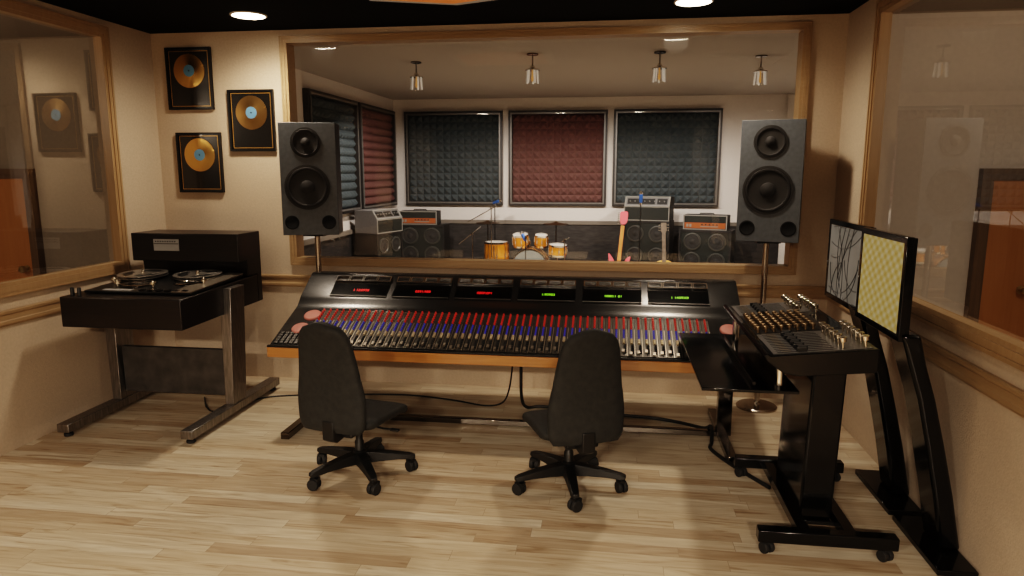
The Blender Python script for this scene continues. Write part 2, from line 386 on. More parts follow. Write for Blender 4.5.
booth('left', -6.6, XL-0.05, -5.2, 0.07, (-5.72, -4.97, 1.655), 1, -5.03)
booth('right', 4.4, XR+0.05, -5.2, 0.07, (2.67, 3.42, 1.655), 2, 2.93)

# live room shell
struct(MB().box(LX0-0.2, LX1+0.2, WT, LY1+0.2, -0.1, 0).obj('floor_live', FLOOR))
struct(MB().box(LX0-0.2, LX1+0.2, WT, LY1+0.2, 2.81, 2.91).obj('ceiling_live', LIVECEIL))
struct(MB().box(LX0-0.2, LX1+0.2, LY1, LY1+0.2, 0, 2.81).obj('wall_live_back', LIVEWALL))
struct(MB().box(LX0-0.2, LX0, WT, LY1, 0, 2.81).obj('wall_live_left', LIVEWALL))
struct(MB().box(LX1, LX1+0.2, WT, LY1, 0, 2.81).obj('wall_live_right', LIVEWALL))
w = MB()
struct(MB().box(LX0, LX1, LY1-0.02, LY1, 0, 0.90).obj('trim_4', WAINS)); struct(MB().box(LX0, LX1, LY1-0.045, LY1, 0.90, 0.955).obj('trim_5', WCAP))
struct(MB().box(LX0, LX0+0.02, WT, LY1-0.045, 0, 0.90).obj('trim_6', WAINS)); struct(MB().box(LX0, LX0+0.045, WT, LY1-0.045, 0.90, 0.955).obj('trim_7', WCAP))
struct(MB().box(LX1-0.02, LX1, WT, LY1-0.045, 0, 0.90).obj('trim_8', WAINS)); struct(MB().box(LX1-0.045, LX1, WT, LY1-0.045, 0.90, 0.955).obj('trim_9', WCAP))
struct(MB().box(2.50, 2.68, LY1-0.06, LY1-0.046, 0, 2.81).obj('trim_10', LIVEWALL))

# ------------------------------------------------------------------ ceiling lights
def downlight(x, y, label, grp):
    t = thing('downlight', label, 'ceiling light', (x, y, H), 0, grp)
    MB().lathe([(0.125, 0), (0.125, -0.006), (0.112, -0.010), (0.108, 0)], seg=32, cap=False).obj('trim_ring', TRIMW, t)
    MB().lathe([(0.110, -0.001), (0.110, -0.005)], seg=32).obj('lens', LENS, t)
    return t
downlight(-2.54, -0.535, 'round white ceiling downlight above the framed gold records', None)
downlight(0.50, -0.52, 'round white ceiling downlight above the right end of the console', None)
for x, nm in ((-2.47, 'left'), (-0.95, 'middle'), (0.5, 'right')):
    downlight(x, -7.95, 'round white rear ceiling downlight, %s of three mirrored in the big window' % nm, 'rear ceiling downlights')
def lamp(name, kind, loc, energy, color, **kw):
    d = bpy.data.lights.new(name, kind); d.energy = energy; d.color = color
    for k, v in kw.items(): setattr(d, k, v)
    o = bpy.data.objects.new(name, d); COL.objects.link(o); o.location = loc
    return o
WARM = (1.0, 0.83, 0.66)
for x, y, e in ((-2.54, -0.535, 75), (0.50, -0.52, 75)):
    lamp('downlight_lamp', 'SPOT', (x, y, H-0.03), e, WARM, spot_size=math.radians(165), spot_blend=0.9, shadow_soft_size=0.10)
for x in (-2.47, -0.95, 0.5):
    o = lamp('rear_downlight_lamp', 'SPOT', (x, -7.95, H-0.03), 620, WARM, spot_size=math.radians(170), spot_blend=0.5, shadow_soft_size=0.10)
for x in (-2.3, -1.0, 0.3, 1.6): lamp('live_room_lamp', 'SPOT', (x, 2.6, 2.785), 135, (1.0, 0.92, 0.85), spot_size=math.radians(126), spot_blend=0.55, shadow_soft_size=0.045).rotation_euler = (math.radians(26), 0, 0)
lamp('booth_fill_left', 'POINT', (-5.0, -2.6, 2.3), 30, WARM, shadow_soft_size=0.2)  # fill light added to brighten the booth, no fixture behind it
lamp('booth_fill_right', 'POINT', (2.7, -2.6, 2.3), 28, WARM, shadow_soft_size=0.2)  # matching added fill for the right booth

# hanging ceiling baffle
t = thing('ceiling_baffle', 'orange ceiling baffle with taupe frame, at the top edge of the photo', 'ceiling panel', (-1.04, -1.20, H))
pin = [(-0.50, 0.262), (0.04, 0.452), (0.50, 0.282), (0.50, -0.45), (-0.50, -0.45)]
pin = [(u*0.95, v) for u, v in pin]; inn = [(u*0.84, v*0.84) for u, v in pin]
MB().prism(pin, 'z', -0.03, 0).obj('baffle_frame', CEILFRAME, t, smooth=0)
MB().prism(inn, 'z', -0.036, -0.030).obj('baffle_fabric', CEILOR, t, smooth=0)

# ------------------------------------------------------------------ framed records
def framed_record(cx, cz, label, disc_m):
    t = thing('framed_record', label, 'framed record', (cx, 0, cz), 0, 'framed records on the back wall')
    MB().ring('y', (-0.192, 0.192, -0.239, 0.239), (-0.176, 0.176, -0.223, 0.223), 0, -0.026).obj('picture_frame', BLACKSATIN, t, smooth=0)
    MB().box(-0.176, 0.176, -0.012, -0.001, -0.223, 0.223).obj('mount', MATBLK, t, smooth=0)
    MB().ring('y', (-0.167, 0.167, -0.214, 0.214), (-0.1625, 0.1625, -0.2095, 0.2095), -0.0125, -0.0145).obj('gold_border', GOLDLINE, t, smooth=0)
    d = MB().lathe([(0.132, 0), (0.132, 0.003), (0.126, 0.004), (0.05, 0.003), (0.048, 0.004)], (0.0, -0.0125, 0.062), (0, -1, 0), 48).obj('record', disc_m, t)
    lb = MB().lathe([(0.046, 0), (0.046, 0.0015)], (0, -0.0167, 0.062), (0, -1, 0), 32).obj('record_label', LBLUE, d)
    MB().lathe([(0.006, 0), (0.006, 0.001)], (0, -0.0184, 0.062), (0, -1, 0), 12).obj('spindle_hole', VOID, d)
    s = MB()
    pts = [((0.012 if k % 2 == 0 else 0.005)*math.cos(PI/2+k*PI/5)+0.118, (0.012 if k % 2 == 0 else 0.005)*math.sin(PI/2+k*PI/5)+0.10) for k in range(10)]
    s.prism(pts, 'y', -0.0175, -0.0125).obj('gold_star', GOLD, t, smooth=0)
framed_record(-3.345, 2.446, 'bright gold record in black frame, topmost of three, near the left corner', GOLD)
framed_record(-2.839, 2.116, 'dull bronze record in black frame beside the big window', DKGOLD)
framed_record(-3.306, 1.788, 'gold record in black frame, lowest of three, above the tape machine', GOLD)

# ------------------------------------------------------------------ foam panels in the live room
def foam_panel(w, h, foam, label, loc, rz, nx, nz, depth):
    t = thing('foam_absorber', label, 'acoustic panel', loc, rz, 'framed foam panels on the live room walls')
    # local: centre bottom on the wall, facing -y
    f = 0.055
    MB().ring('y', (-w/2, w/2, 0, h), (-w/2+f, w/2-f, f, h-f), 0, -depth).obj('panel_frame', PANELFRM, t, smooth=0)
    MB().ring('y', (-w/2+f*0.55, w/2-f*0.55, f*0.55, h-f*0.55), (-w/2+f*0.95, w/2-f*0.95, f*0.95, h-f*0.95), -depth, -depth-0.01).obj('bead', PANELBEAD, t, smooth=0)
    g = MB(); iw, ih = w-2*f, h-2*f; base = -0.008
    P = {}
    for i in range(nx+1):
        for j in range(nz+1): P[i, j] = g.bm.verts.new((-iw/2+iw*i/nx, base, f+ih*j/nz))
    for i in range(nx):
        for j in range(nz):
            c = g.bm.verts.new((-iw/2+iw*(i+.5)/nx, base-0.055, f+ih*(j+.5)/nz))
            q = [P[i, j], P[i+1, j], P[i+1, j+1], P[i, j+1]]
            for k in range(4): g.bm.faces.new((q[k], q[(k+1) % 4], c))
    g.obj('foam', foam, t, smooth=0)
    return t
zb, hh = 1.185, 1.435
foam_panel(1.545, hh, TEALFOAM, 'dark teal pyramid foam panel on far wall, left of the red one', (-2.437, LY1, zb), 0, 13, 12, 0.06)
foam_panel(1.50, hh, REDFOAM, 'rust red pyramid foam panel in the middle of the far wall', (-0.818, LY1, zb), 0, 13, 12, 0.06)
foam_panel(1.575, hh, TEALFOAM, 'dark teal pyramid foam panel on far wall above the amplifiers', (0.812, LY1, zb), 0, 13, 12, 0.06)
foam_panel(1.55, hh, TEALFOAM, 'teal pyramid foam panel on the side wall, behind the left speaker', (LX0, 2.98, zb), PI/2, 13, 12, 0.07)
foam_panel(1.56, hh, REDFOAM, 'rust red pyramid foam panel on the side wall near the corner', (LX0, 4.60, zb), PI/2, 13, 12, 0.07)

# ------------------------------------------------------------------ pendants
def pendant(x, y, label):
    t = thing('pendant_lamp', label, 'pendant lamp', (x, y, 2.81), 0, 'glass pendant lamps in the live room')
    MB().lathe([(0.055, 0), (0.055, -0.012), (0.02, -0.018)], seg=20).obj('canopy', DKCHROME, t)
    MB().cyl((0, 0, -0.015), (0, 0, -0.115), 0.008).obj('rod', STEEL, t)
    MB().lathe([(0.012, -0.10), (0.022, -0.118), (0.03, -0.130), (0.068, -0.142), (0.068, -0.152), (0.02, -0.152)], seg=24).obj('cap', CHROME, t)
    g = MB(); n = 24
    g.rings([[((0.052+0.006*(k % 2))*s*math.cos(2*PI*k/n), (0.052+0.006*(k % 2))*s*math.sin(2*PI*k/n), z) for k in range(n)] for z, s in ((-0.153, 1.0), (-0.20, 1.06), (-0.275, 1.16))], cap=False)
    g.obj('glass_shade', SHADEGL, t)
    MB().lathe([(0.008, -0.153), (0.008, -0.19), (0.012, -0.215), (0.011, -0.245), (0.003, -0.255)], seg=16).obj('bulb', BULB, t)
    c = MB()
    for k in range(5):
        a = 2*PI*k/5+0.3; c.cyl((0.045*math.cos(a), 0.045*math.sin(a), -0.153), (0.054*math.cos(a), 0.054*math.sin(a), -0.27), 0.008, seg=8)
    c.obj('shade_rib', RIB, t)
pendant(-1.985, 1.79, 'clear glass pendant lamp hanging above the left foam panels')
pendant(-0.759, 1.45, 'clear glass pendant lamp hanging between teal and red far panels')
pendant(0.424, 1.50, 'clear glass pendant lamp hanging before the right teal foam panel')
pendant(1.401, 1.86, 'clear glass pendant lamp hanging just above the right speaker')

# ------------------------------------------------------------------ monitor speakers on stands
def speaker(loc, rz, label, mirror=1):
    t = thing('studio_monitor', label, 'speaker', loc, rz, 'big studio speakers flanking the window')
    w, h, d = 0.205, 0.828, 0.27
    MB().box(-w, w, 0.02, d, 0, h).obj('cabinet', SPKSIDE, t, 0.006)
    MB().box(-w, w, 0, 0.02, 0, h).obj('baffle', SPK, t, 0.004)
    def driver(nm, x, z, r):
        e = MB().lathe([(r*1.12, 0), (r*1.12, 0.006), (r*1.02, 0.007), (r, 0.004), (r*0.9, 0.005), (r*0.82, 0.001), (r*0.4, -0.014+0.016), (r*0.34, 0.003)], (x, 0, z), (0, -1, 0), 40).obj(nm, CONE, t)
        MB().lathe([(r*0.36, 0.001), (r*0.34, 0.008), (r*0.22, 0.016), (r*0.02, 0.02)], (x, 0, z), (0, -1, 0), 24).obj('dust_cap', CONE2 if nm == 'woofer' else CONE2, e)
        MB().lathe([(r*1.0, 0.005), (r*0.97, 0.009), (r*0.90, 0.009), (r*0.86, 0.004)], (x, 0, z), (0, -1, 0), 40, cap=False).obj('surround', CONE2, e)
    driver('midrange_driver', -0.012, h*0.825, 0.098)
    driver('woofer', -0.012, h*0.43, 0.148)
    for s in (-1, 1): MB().lathe([(0.052, 0), (0.052, 0.002), (0.044, 0.003), (0.04, 0.0005)], (s*0.135, 0, h*0.115), (0, -1, 0), 28).obj('bass_port', VOID, t)
    return t
def stand(x, y, ztop, label):
    t = thing('speaker_stand', label, 'speaker stand', (x, y, 0), 0, 'speaker stands behind the console')
    MB().lathe([(0.145, 0), (0.145, 0.012), (0.135, 0.02), (0.03, 0.026), (0.02, 0.04)], seg=40).obj('round_base', BASEST, t)
    MB().cyl((0, 0, 0.03), (0, 0, ztop-0.012), 0.021).obj('pole', BASEST, t)
    MB().box(-0.08, 0.08, -0.08, 0.08, ztop-0.014, ztop-0.002).obj('top_plate', BLACKSATIN, t)
AT = math.radians(15)
speaker((1.078, -0.345, 1.236), -AT, 'tall grey two-way speaker on stand, right of the window')
stand(1.105, -0.215, 1.236, 'chrome pole stand with round base under the right speaker')
speaker((-2.225, -0.375, 1.246), AT, 'tall grey two-way speaker on stand, left of the window')
stand(-2.235, -0.245, 1.246, 'chrome pole stand under the left speaker, behind the console')

# ------------------------------------------------------------------ tape machine
t = thing('tape_machine', 'black reel-to-reel tape machine on brushed steel legs by left wall', 'tape machine', (-3.07, -0.9, 0))
ox, oy = -3.07, -0.9
def B(x0, x1, y0, y1, z0, z1): return MB().box(x0-ox, x1-ox, y0-oy, y1-oy, z0, z1)
XA, XB = -3.495, -2.655
MB().prism([(-1.40-oy, 0.727), (-1.40-oy, 0.925), (-0.42-oy, 0.945), (-0.42-oy, 0.735)], 'x', XA-ox, XB-ox).obj('deck_box', EBONY, t, 0.006)
hz = MB().prism([(-0.67-oy, 1.068), (-0.67-oy, 1.272), (-0.35-oy, 1.272), (-0.35-oy, 0.735), (-0.42-oy, 0.735), (-0.42-oy, 0.95), (-0.55-oy, 0.95), (-0.56-oy, 1.068)], 'x', XA-ox, XB-ox).obj('hutch', EBONY, t, 0.006)
p = MB().box(-3.315-ox, -3.115-ox, -0.674-oy, -0.670-oy, 1.145, 1.23).obj('meter_plate', PLATE, hz)
MB().box(-3.312-ox, -3.118-ox, -0.676-oy, -0.674-oy, 1.194, 1.200).obj('divider_line', GUNMETAL, p)
m2 = MB()
for k in range(9): m2.box(-3.301+0.019*k-ox, -3.291+0.019*k-ox, -0.676-oy, -0.674-oy, 1.209, 1.218)
m2.obj('scale_marks', GUNMETAL, p)
tilt = Matrix.Translation((0, -1.33-oy, 0.929)) @ Matrix.Rotation(math.radians(2.4), 4, 'X')
def TB(x0, x1, y0, y1, z0, z1): return MB().box(x0-ox, x1-ox, y0, y1, z0, z1).xf(tilt)
pl = TB(-3.42, -2.665, 0.06, 0.72, 0, 0.016).obj('deck_plate', BLACKSATIN, t, 0.003)
TB(-2.80, -2.662, 0.06, 0.72, 0.016, 0.022).obj('trim_strip', LIGHTSTRIP, pl)
TB(-3.30, -3.10, 0.075, 0.11, 0.017, 0.021).obj('level_window', PLATE, pl)
for k in range(6):
    x = -3.04+0.06*k
    TB(x, x+0.035, 0.075, 0.105, 0.017, 0.026).obj('transport_button', DKCHROME, pl)
def reel(x, y, z, r):
    o = MB()
    # flange with three windows: ring, hub and spokes
    n = 48
    for zz in (0, 0.016):
        o.lathe([(r, zz), (r, zz+0.003), (r*0.80, zz+0.003), (r*0.80, zz)], seg=n, cap=False)
        o.lathe([(r*0.40, zz), (r*0.40, zz+0.003), (0.01, zz+0.003), (0.01, zz)], seg=24, cap=False)
        for k in range(3):
            a = 2*PI*k/3+0.4; o.box(r*0.35, r*0.83, -r*0.16, r*0.16, zz, zz+0.003, RZ(a))
    o.xf(tilt @ T(x-ox, y, z)); ro = o.obj('reel', REELM, t)
    MB().lathe([(r*0.74, 0.004), (r*0.74, 0.015), (0.02, 0.015), (0.02, 0.004)], seg=40, cap=False).xf(tilt @ T(x-ox, y, z)).obj('tape_pack', BLACKPL, ro)
    MB().lathe([(0.012, 0.0), (0.012, 0.035), (0.008, 0.04)], seg=16).xf(tilt @ T(x-ox, y, z)).obj('spindle', SILVER, ro)
reel(-3.305, 0.50, 0.034, 0.165); reel(-2.92, 0.56, 0.026, 0.165)
for rr, zz, yy, xx in ((0.12, 0.018, 0.28, -3.19), (0.10, 0.018, 0.36, -2.86)):
    MB().lathe([(rr, 0), (rr, 0.004), (rr*0.9, 0.010), (rr*0.5, 0.010), (rr*0.45, 0.006), (0.01, 0.006)], seg=36).xf(tilt @ T(xx-ox, yy, zz)).obj('turntable', DKCHROME, t)
for x, y in ((-3.38, 0.30), (-3.28, 0.20), (-2.74, 0.34), (-3.02, 0.20)):
    MB().lathe([(0.008, 0), (0.008, 0.02), (0.022, 0.021), (0.022, 0.034), (0.008, 0.036), (0.006, 0.045)], seg=20).xf(tilt @ T(x-ox, y, 0.017)).obj('tape_guide', SILVER, t)
for x in (-3.435, -3.385):
    MB().lathe([(0.013, 0), (0.012, 0.05), (0.009, 0.055)], (x-ox, -1.355-oy, 0.926), seg=16).obj('control_knob', BLACKPL, t)
for x0, x1, u0, u1 in ((-3.54, -3.475, -3.605, -3.515), (-2.667, -2.605, -2.69, -2.605)):
    l = MB().rings([[(a-ox, -0.955-oy, 0.09), (b_-ox, -0.955-oy, 0.09), (b_-ox, -0.775-oy, 0.09), (a-ox, -0.775-oy, 0.09)] if z < 0.5 else [(a-ox, -0.90-oy, z), (b_-ox, -0.90-oy, z), (b_-ox, -0.71-oy, z), (a-ox, -0.71-oy, z)] for a, b_, z in ((x0, x1, 0.09), (u0, u1, 0.915))])
    l = l.obj('leg', STEEL, t, 0.004)
    MB().box(x0-0.01-ox, x1+0.01-ox, -1.475-oy, -0.28-oy, 0.035, 0.092).obj('foot_beam', STEEL, l, 0.004)
    for y in (-1.43, -0.33):
        MB().lathe([(0.024, 0), (0.028, 0.004), (0.028, 0.018), (0.012, 0.022), (0.012, 0.036)], ((x0+x1)/2-ox, y-oy, 0), seg=20).obj('foot_pad', RUBBER, l)
B(-3.475, -2.667, -0.90, -0.86, 0.14, 0.475).obj('modesty_panel', GUNMETAL, t, 0.003)

# ------------------------------------------------------------------ mixing console
t = thing('mixing_console', 'long charcoal mixing console with orange wood front rail, six meter displays', 'mixing console', (-0.665, -0.8, 0))
ox, oy = -0.665, -0.8
CX0, CX1 = -2.2, 0.87
prof = [(-1.170, 0.530), (-1.170, 0.592), (-1.15, 0.600), (-0.95, 0.680), (-0.80, 0.740), (-0.755, 0.757), (-0.725, 0.772), (-0.70, 0.793), (-0.675, 0.817), (-0.655, 0.8365), (-0.472, 0.9525), (-0.452, 0.965), (-0.435, 0.971), (-0.36, 0.971), (-0.345, 0.965), (-0.34, 0.95), (-0.34, 0.60), (-0.55, 0.530)]
MB().prism([(y-oy, z) for y, z in prof], 'x', CX0-ox, CX1-ox).obj('console_body', CONBODY, t, 0.0, 40)
MB().box(CX0-0.004-ox, CX1+0.004-ox, -1.197-oy, -1.1705-oy, 0.520, 0.586).obj('front_rail', CONORANGE, t, 0.004)
MB().box(CX0-0.004-ox, CX1+0.004-ox, -1.195-oy, -1.171-oy, 0.5865, 0.600).obj('armrest', BLACKSATIN, t, 0.003)
MB().box(CX0+0.02-ox, CX1-0.02-ox, -0.339-oy, -0.322-oy, 0.55, 0.962).obj('back_panel', CONBACK, t, 0.003)
# meter displays lie on the sloping face between (-.655,.836) and (-.49,.943)
f0, f1 = Vector((0, -0.648, 0.8415)), Vector((0, -0.478, 0.9485))
fd = (f1-f0); FL = fd.length; fd.normalize(); fn = Vector((0, -fd.z, fd.y))
def face_mat(x, s, off):            # local x right, y up the face, z out of the face
    o = f0 + fd*(FL*s) + fn*off
    M = Matrix(((1, 0, 0, x-ox), (0, fd.y, fn.y, o.y-oy), (0, fd.z, fn.z, o.z), (0, 0, 0, 1)))
    return M
disp = [(-1.985, -1.565), (-1.523, -1.112), (-1.072, -0.670), (-0.622, -0.224), (-0.174, 0.225), (0.268, 0.672)]
txts = [('1 12:0938', REDTXT), ('0391:988', REDTXT), ('080P:0P1', REDTXT), ('1:90983', GRNTXT), ('0080:1 01', GRNTXT), ('1 1409X9', GRNTXT)]
for (a, b_), (tx, tm) in zip(disp, txts):
    xm, hw = (a+b_)/2, (b_-a)/2
    d = MB().box(-hw, hw, 0, FL*0.70, 0.001, 0.004).xf(face_mat(xm, -0.02, 0)).obj('meter_display', SCREENBLK, t)
    text_mesh(tx, 0.030, tm, 'readout', face_mat(xm+0.01, 0.27, 0.0055) , d)
    MB().box(-hw, hw, -0.003, 0.003, 0.001, 0.008).xf(face_mat(xm, -0.03, 0)).obj('sill_strip', GUNMETAL, d)
    for k in range(4):
        x = xm-hw+hw*2*(k+0.5)/4; q = hw/4
        m_ = MB().ring('z', (-q+0.002, q-0.002, 0, FL*0.28), (-q+0.009, q-0.009, 0.006, FL*0.28-0.006), 0.001, 0.018).xf(face_mat(x, 0.70, 0)).obj('meter_bezel', CHROME if k != 9 else BLACK, d)
        MB().box(-q+0.009, q-0.009, 0.006, FL*0.28-0.006, 0.001, 0.004).xf(face_mat(x, 0.70, 0)).obj('meter_glass', SCREENBLK, d) if False else None
MB().box(-1.44, 1.30, 0, 0.004, 0.0005, 0.022).xf(face_mat(ox, 0.68, 0)).obj('meter_shelf', CHROME, t) if False else None
# channel strips on the lower slope
s0, s1 = Vector((0, -1.155, 0.598)), Vector((0, -0.765, 0.7535))
sd = s1-s0; SL = sd.length; sd.normalize(); sn = Vector((0, -sd.z, sd.y))
def ch_mat(x):
    return Matrix(((1, 0, 0, x-ox), (0, sd.y, sn.y, s0.y-oy), (0, sd.z, sn.z, s0.z), (0, 0, 0, 1)))
NCH = 56; xa, xb = -1.975, 0.625; cw = (xb-xa)/(NCH-1)
st = MB().box(-cw*0.47, cw*0.47, 0, SL, 0.0005, 0.004).mesh('channel_strip', STRIP, 0)
def knobs(nm, m, fr, r, h):
    b = MB()
    for f in fr: b.lathe([(r, 0.004), (r*0.9, 0.004+h*0.7), (r*0.6, 0.004+h)], (0, SL*f, 0), (0, 0, 1), 8)
    return b.mesh(nm, m)
rk = knobs('red_knobs', REDK, (0.97, 0.905, 0.84, 0.775, 0.71), 0.0070, 0.016)
bk = knobs('blue_knobs', BLUEK, (0.645, 0.595, 0.545, 0.495, 0.445), 0.0064, 0.012)
yk = MB()
for f in (0.40, 0.36, 0.32): yk.lathe([(0.009, 0.004), (0.008, 0.014), (0.005, 0.016)], (0.0, SL*f, 0), (0, 0, 1), 8)
yk = yk.mesh('beige_knobs', BEIGEK)
sl = MB().box(-0.004, 0.004, SL*0.02, SL*0.27, 0.004, 0.0048).mesh('fader_slot', VOID, 0)
ed = MB().box(cw*0.37, cw*0.47, 0, SL*0.68, 0.004, 0.008).mesh('edge_rail', LIGHTSTRIP, 0)
fc = MB().box(-0.008, 0.008, -0.014, 0.014, 0.0048, 0.016).mesh('fader_cap', LIGHTSTRIP, 0)
sb = MB()
for f in (0.09, 0.15, 0.21, 0.265): sb.box(cw*0.08, cw*0.3, SL*f-0.008, SL*f+0.008, 0.004, 0.010)
sb = sb.mesh('switch_buttons', VOID, 0)
M0 = ch_mat(0)
for k in range(NCH):
    c = mk('channel_strip', st, t); c.matrix_local = ch_mat(xa+cw*k)
    for nm, me in (('red_knobs', rk), ('blue_knobs', bk), ('beige_knobs', yk), ('fader_slot', sl), ('edge_rail', ed), ('switch_buttons', sb)): mk(nm, me, c)
    mk('fader_cap', fc, c, loc=(-cw*0.1, SL*(0.05+0.03*((k*7) % 3)), 0))
for x, y in ((-2.038, -0.835), (-2.062, -0.985), (0.772, -0.862)):
    s = (y-s0.y)/sd.y
    MB().lathe([(0.060, 0.0), (0.060, 0.008), (0.054, 0.014), (0.002, 0.020)], (0, s, 0.0005), (0, 0, 1), 32).xf(ch_mat(x)).obj('pink_pad', PINK, t)
for xx in (-2.09, 0.755):
    b = MB()
    for i in range(6):
        for j in range(5): b.box(xx-0.085+0.034*i-ox-(xx-ox), xx-0.085+0.034*i+0.022-ox-(xx-ox), 0.01+0.027*j, 0.01+0.027*j+0.018, 0.001, 0.008)
    b.xf(ch_mat(xx)).obj('button_block', GUNMETAL, t, smooth=0)
for xc, hw in ((-2.062, 0.028), (0.755, 0.045)):
    l = MB().box(xc-hw-ox, xc+hw-ox, -0.955-oy, -0.895-oy, 0.045, 0.529).obj('leg', DKCHROME, t, 0.004)
    MB().box(xc-0.028-ox, xc+0.028-ox, -1.30-oy, -0.42-oy, 0.0, 0.045).obj('foot_beam', DKCHROME, l, 0.004)
MB().box(-2.034-ox, 0.726-ox, -0.87-oy, -0.83-oy, 0.004, 0.042).obj('crossbar', DKCHROME, t, 0.004)

# ------------------------------------------------------------------ chairs
def sup(w, d, n=24, e=0.55):
    o = []
    for k in range(n):
        c, s = math.cos(2*PI*k/n), math.sin(2*PI*k/n)
        o.append((w*math.copysign(abs(c)**e, c), d*math.copysign(abs(s)**e, s)))
    return o
def castor(b_parent, x, y, a, r=0.028, ztop=0.085):
    w = MB()
    for s in (-1, 1):
        w.lathe([(r*0.55, -0.011), (r*0.92, -0.011), (r, -0.006), (r, 0.006), (r*0.92, 0.011), (r*0.55, 0.011)], (s*0.015, 0, r), (1, 0, 0), 18)
    w.cyl((-0.02, 0, r), (0.02, 0, r), 0.006)
    w.xf(T(x, y, 0) @ RZ(a))
    c = w.obj('castor', RUBBER, b_parent)
    h = MB().lathe([(0.007, r), (0.012, r*1.6), (0.014, ztop), (0.010, ztop+0.01)], (x, y, 0), (0, 0, 1), 14)
    hood = h.box(-0.019, 0.019, -r*0.5, r*0.9, r*1.55, r*2.15, T(x, y, 0) @ RZ(a))
    return h
def chair(loc, rz, label, arms):
    t = thing('office_chair', label, 'chair', loc, rz, 'black office chairs at the console')
    # backrest
    b = MB(); R = []
    H0, H1 = 0.352, 0.958
    n = 22
    for k in range(n+1):
        u = k/n; z = H0+(H1-H0)*u
        w = 0.197+0.010*math.sin(PI*min(1, u/0.5)) - 0.062*max(0, (u-0.25)/0.75)**1.5
        ec = 1.0
        if u > 0.80: ec = math.sqrt(max(0.0, 1-((u-0.80)/0.20)**2.6))*0.72+0.28
        if u > 0.985: ec *= 0.85
        if u < 0.06: ec = 0.90+0.10*(u/0.06)
        th = 0.034*(1 if 0.02 < u < 0.98 else 0.55)
        yc = -0.262 - 0.055*u + 0.035*math.sin(PI*u)*0.6
        R.append([(px, yc+py-0.10*0 + 0.10*(px*px)/0.2*0.55, z) for px, py in sup(w*ec, th, 28, 0.62)])
    b.rings(R); br = b.obj('backrest', LEATHER, t, smooth=60)
    MB().prism([(-0.18, 0.340), (-0.18, 0.300), (-0.26, 0.290), (-0.298, 0.312), (-0.300, 0.42), (-0.268, 0.42), (-0.262, 0.355), (-0.24, 0.340)], 'x', -0.035, 0.035).obj('back_bracket', BLACKPL, t, 0.006)
    # seat
    s = MB(); R = []
    m = 18
    for k in range(m+1):
        u = k/m; y = -0.235+0.455*u
        w = 0.232*(1-0.06*u); e = 1.0
        q = min(u, 1-u)
        if q < 0.14: e = 0.80+0.20*math.sqrt(max(0, 1-((0.14-q)/0.14)**2))
        th = 0.040*(0.45+0.55*min(1, q/0.08))
        zc = 0.372 + 0.010*math.cos(PI*u) - 0.02*max(0, u-0.75)/0.25*1
        R.append([(px, y, zc+pz + 0.012*(px/0.23)**2) for px, pz in sup(w*e, th, 28, 0.6)])
    s.rings(R).obj('seat', LEATHER, t, smooth=60)
    MB().box(-0.09, 0.09, -0.21, 0.07, 0.300, 0.333).obj('seat_mechanism', BLACKPL, t, 0.01)
    lv = MB().tube([(0.08, -0.02, 0.315), (0.18, -0.03, 0.308), (0.235, -0.03, 0.310)], 0.006)
    lv.box(0.225, 0.275, -0.042, -0.018, 0.303, 0.315).obj('height_lever', BLACKPL, t, 0.003)
    MB().lathe([(0.026, 0.10), (0.026, 0.20), (0.020, 0.21), (0.020, 0.305)], seg=20).obj('gas_column', BLACKPL, t)
    bs = MB().lathe([(0.03, 0.072), (0.045, 0.08), (0.048, 0.13), (0.036, 0.145), (0.028, 0.15)], seg=24)
    base = bs.obj('star_base', BLACKPL, t)
    for k in range(5):
        a = math.radians(arms+72*k)
        ux = Vector((math.cos(a), math.sin(a), 0)); uy = Vector((-ux.y, ux.x, 0))
        rg = []
        for d, hw, z0, z1 in ((0.025, 0.036, 0.075, 0.142), (0.12, 0.032, 0.082, 0.134), (0.22, 0.028, 0.084, 0.120), (0.290, 0.024, 0.078, 0.108), (0.315, 0.017, 0.080, 0.100)):
            c = ux*d
            rg.append([tuple(c+uy*(-hw)+Vector((0,0,z0))), tuple(c+uy*hw+Vector((0,0,z0))), tuple(c+uy*hw*0.8+Vector((0,0,z1))), tuple(c-uy*hw*0.8+Vector((0,0,z1)))])
        leg = MB().rings(rg).obj('base_arm', BLACKPL, t, 0.004)
        h = castor(leg, ux.x*0.292, ux.y*0.292, a+0.6, 0.033, 0.082); h.obj('castor_fork', BLACKPL, leg)
    return t
chair((-0.195, -1.72, 0), math.radians(23), 'black leather office chair at the console, turned left, nearer the right speaker', 41)
chair((-1.392, -1.73, 0), math.radians(-12), 'black leather office chair at the console, turned right, nearer the tape machine', 28)

# ------------------------------------------------------------------ control desk on castors (right)
t = thing('control_desk', 'black fader desk on castor stand covered in bronze and silver knobs', 'control desk', (1.0, -1.85, 0))
ox, oy = 1.0, -1.85
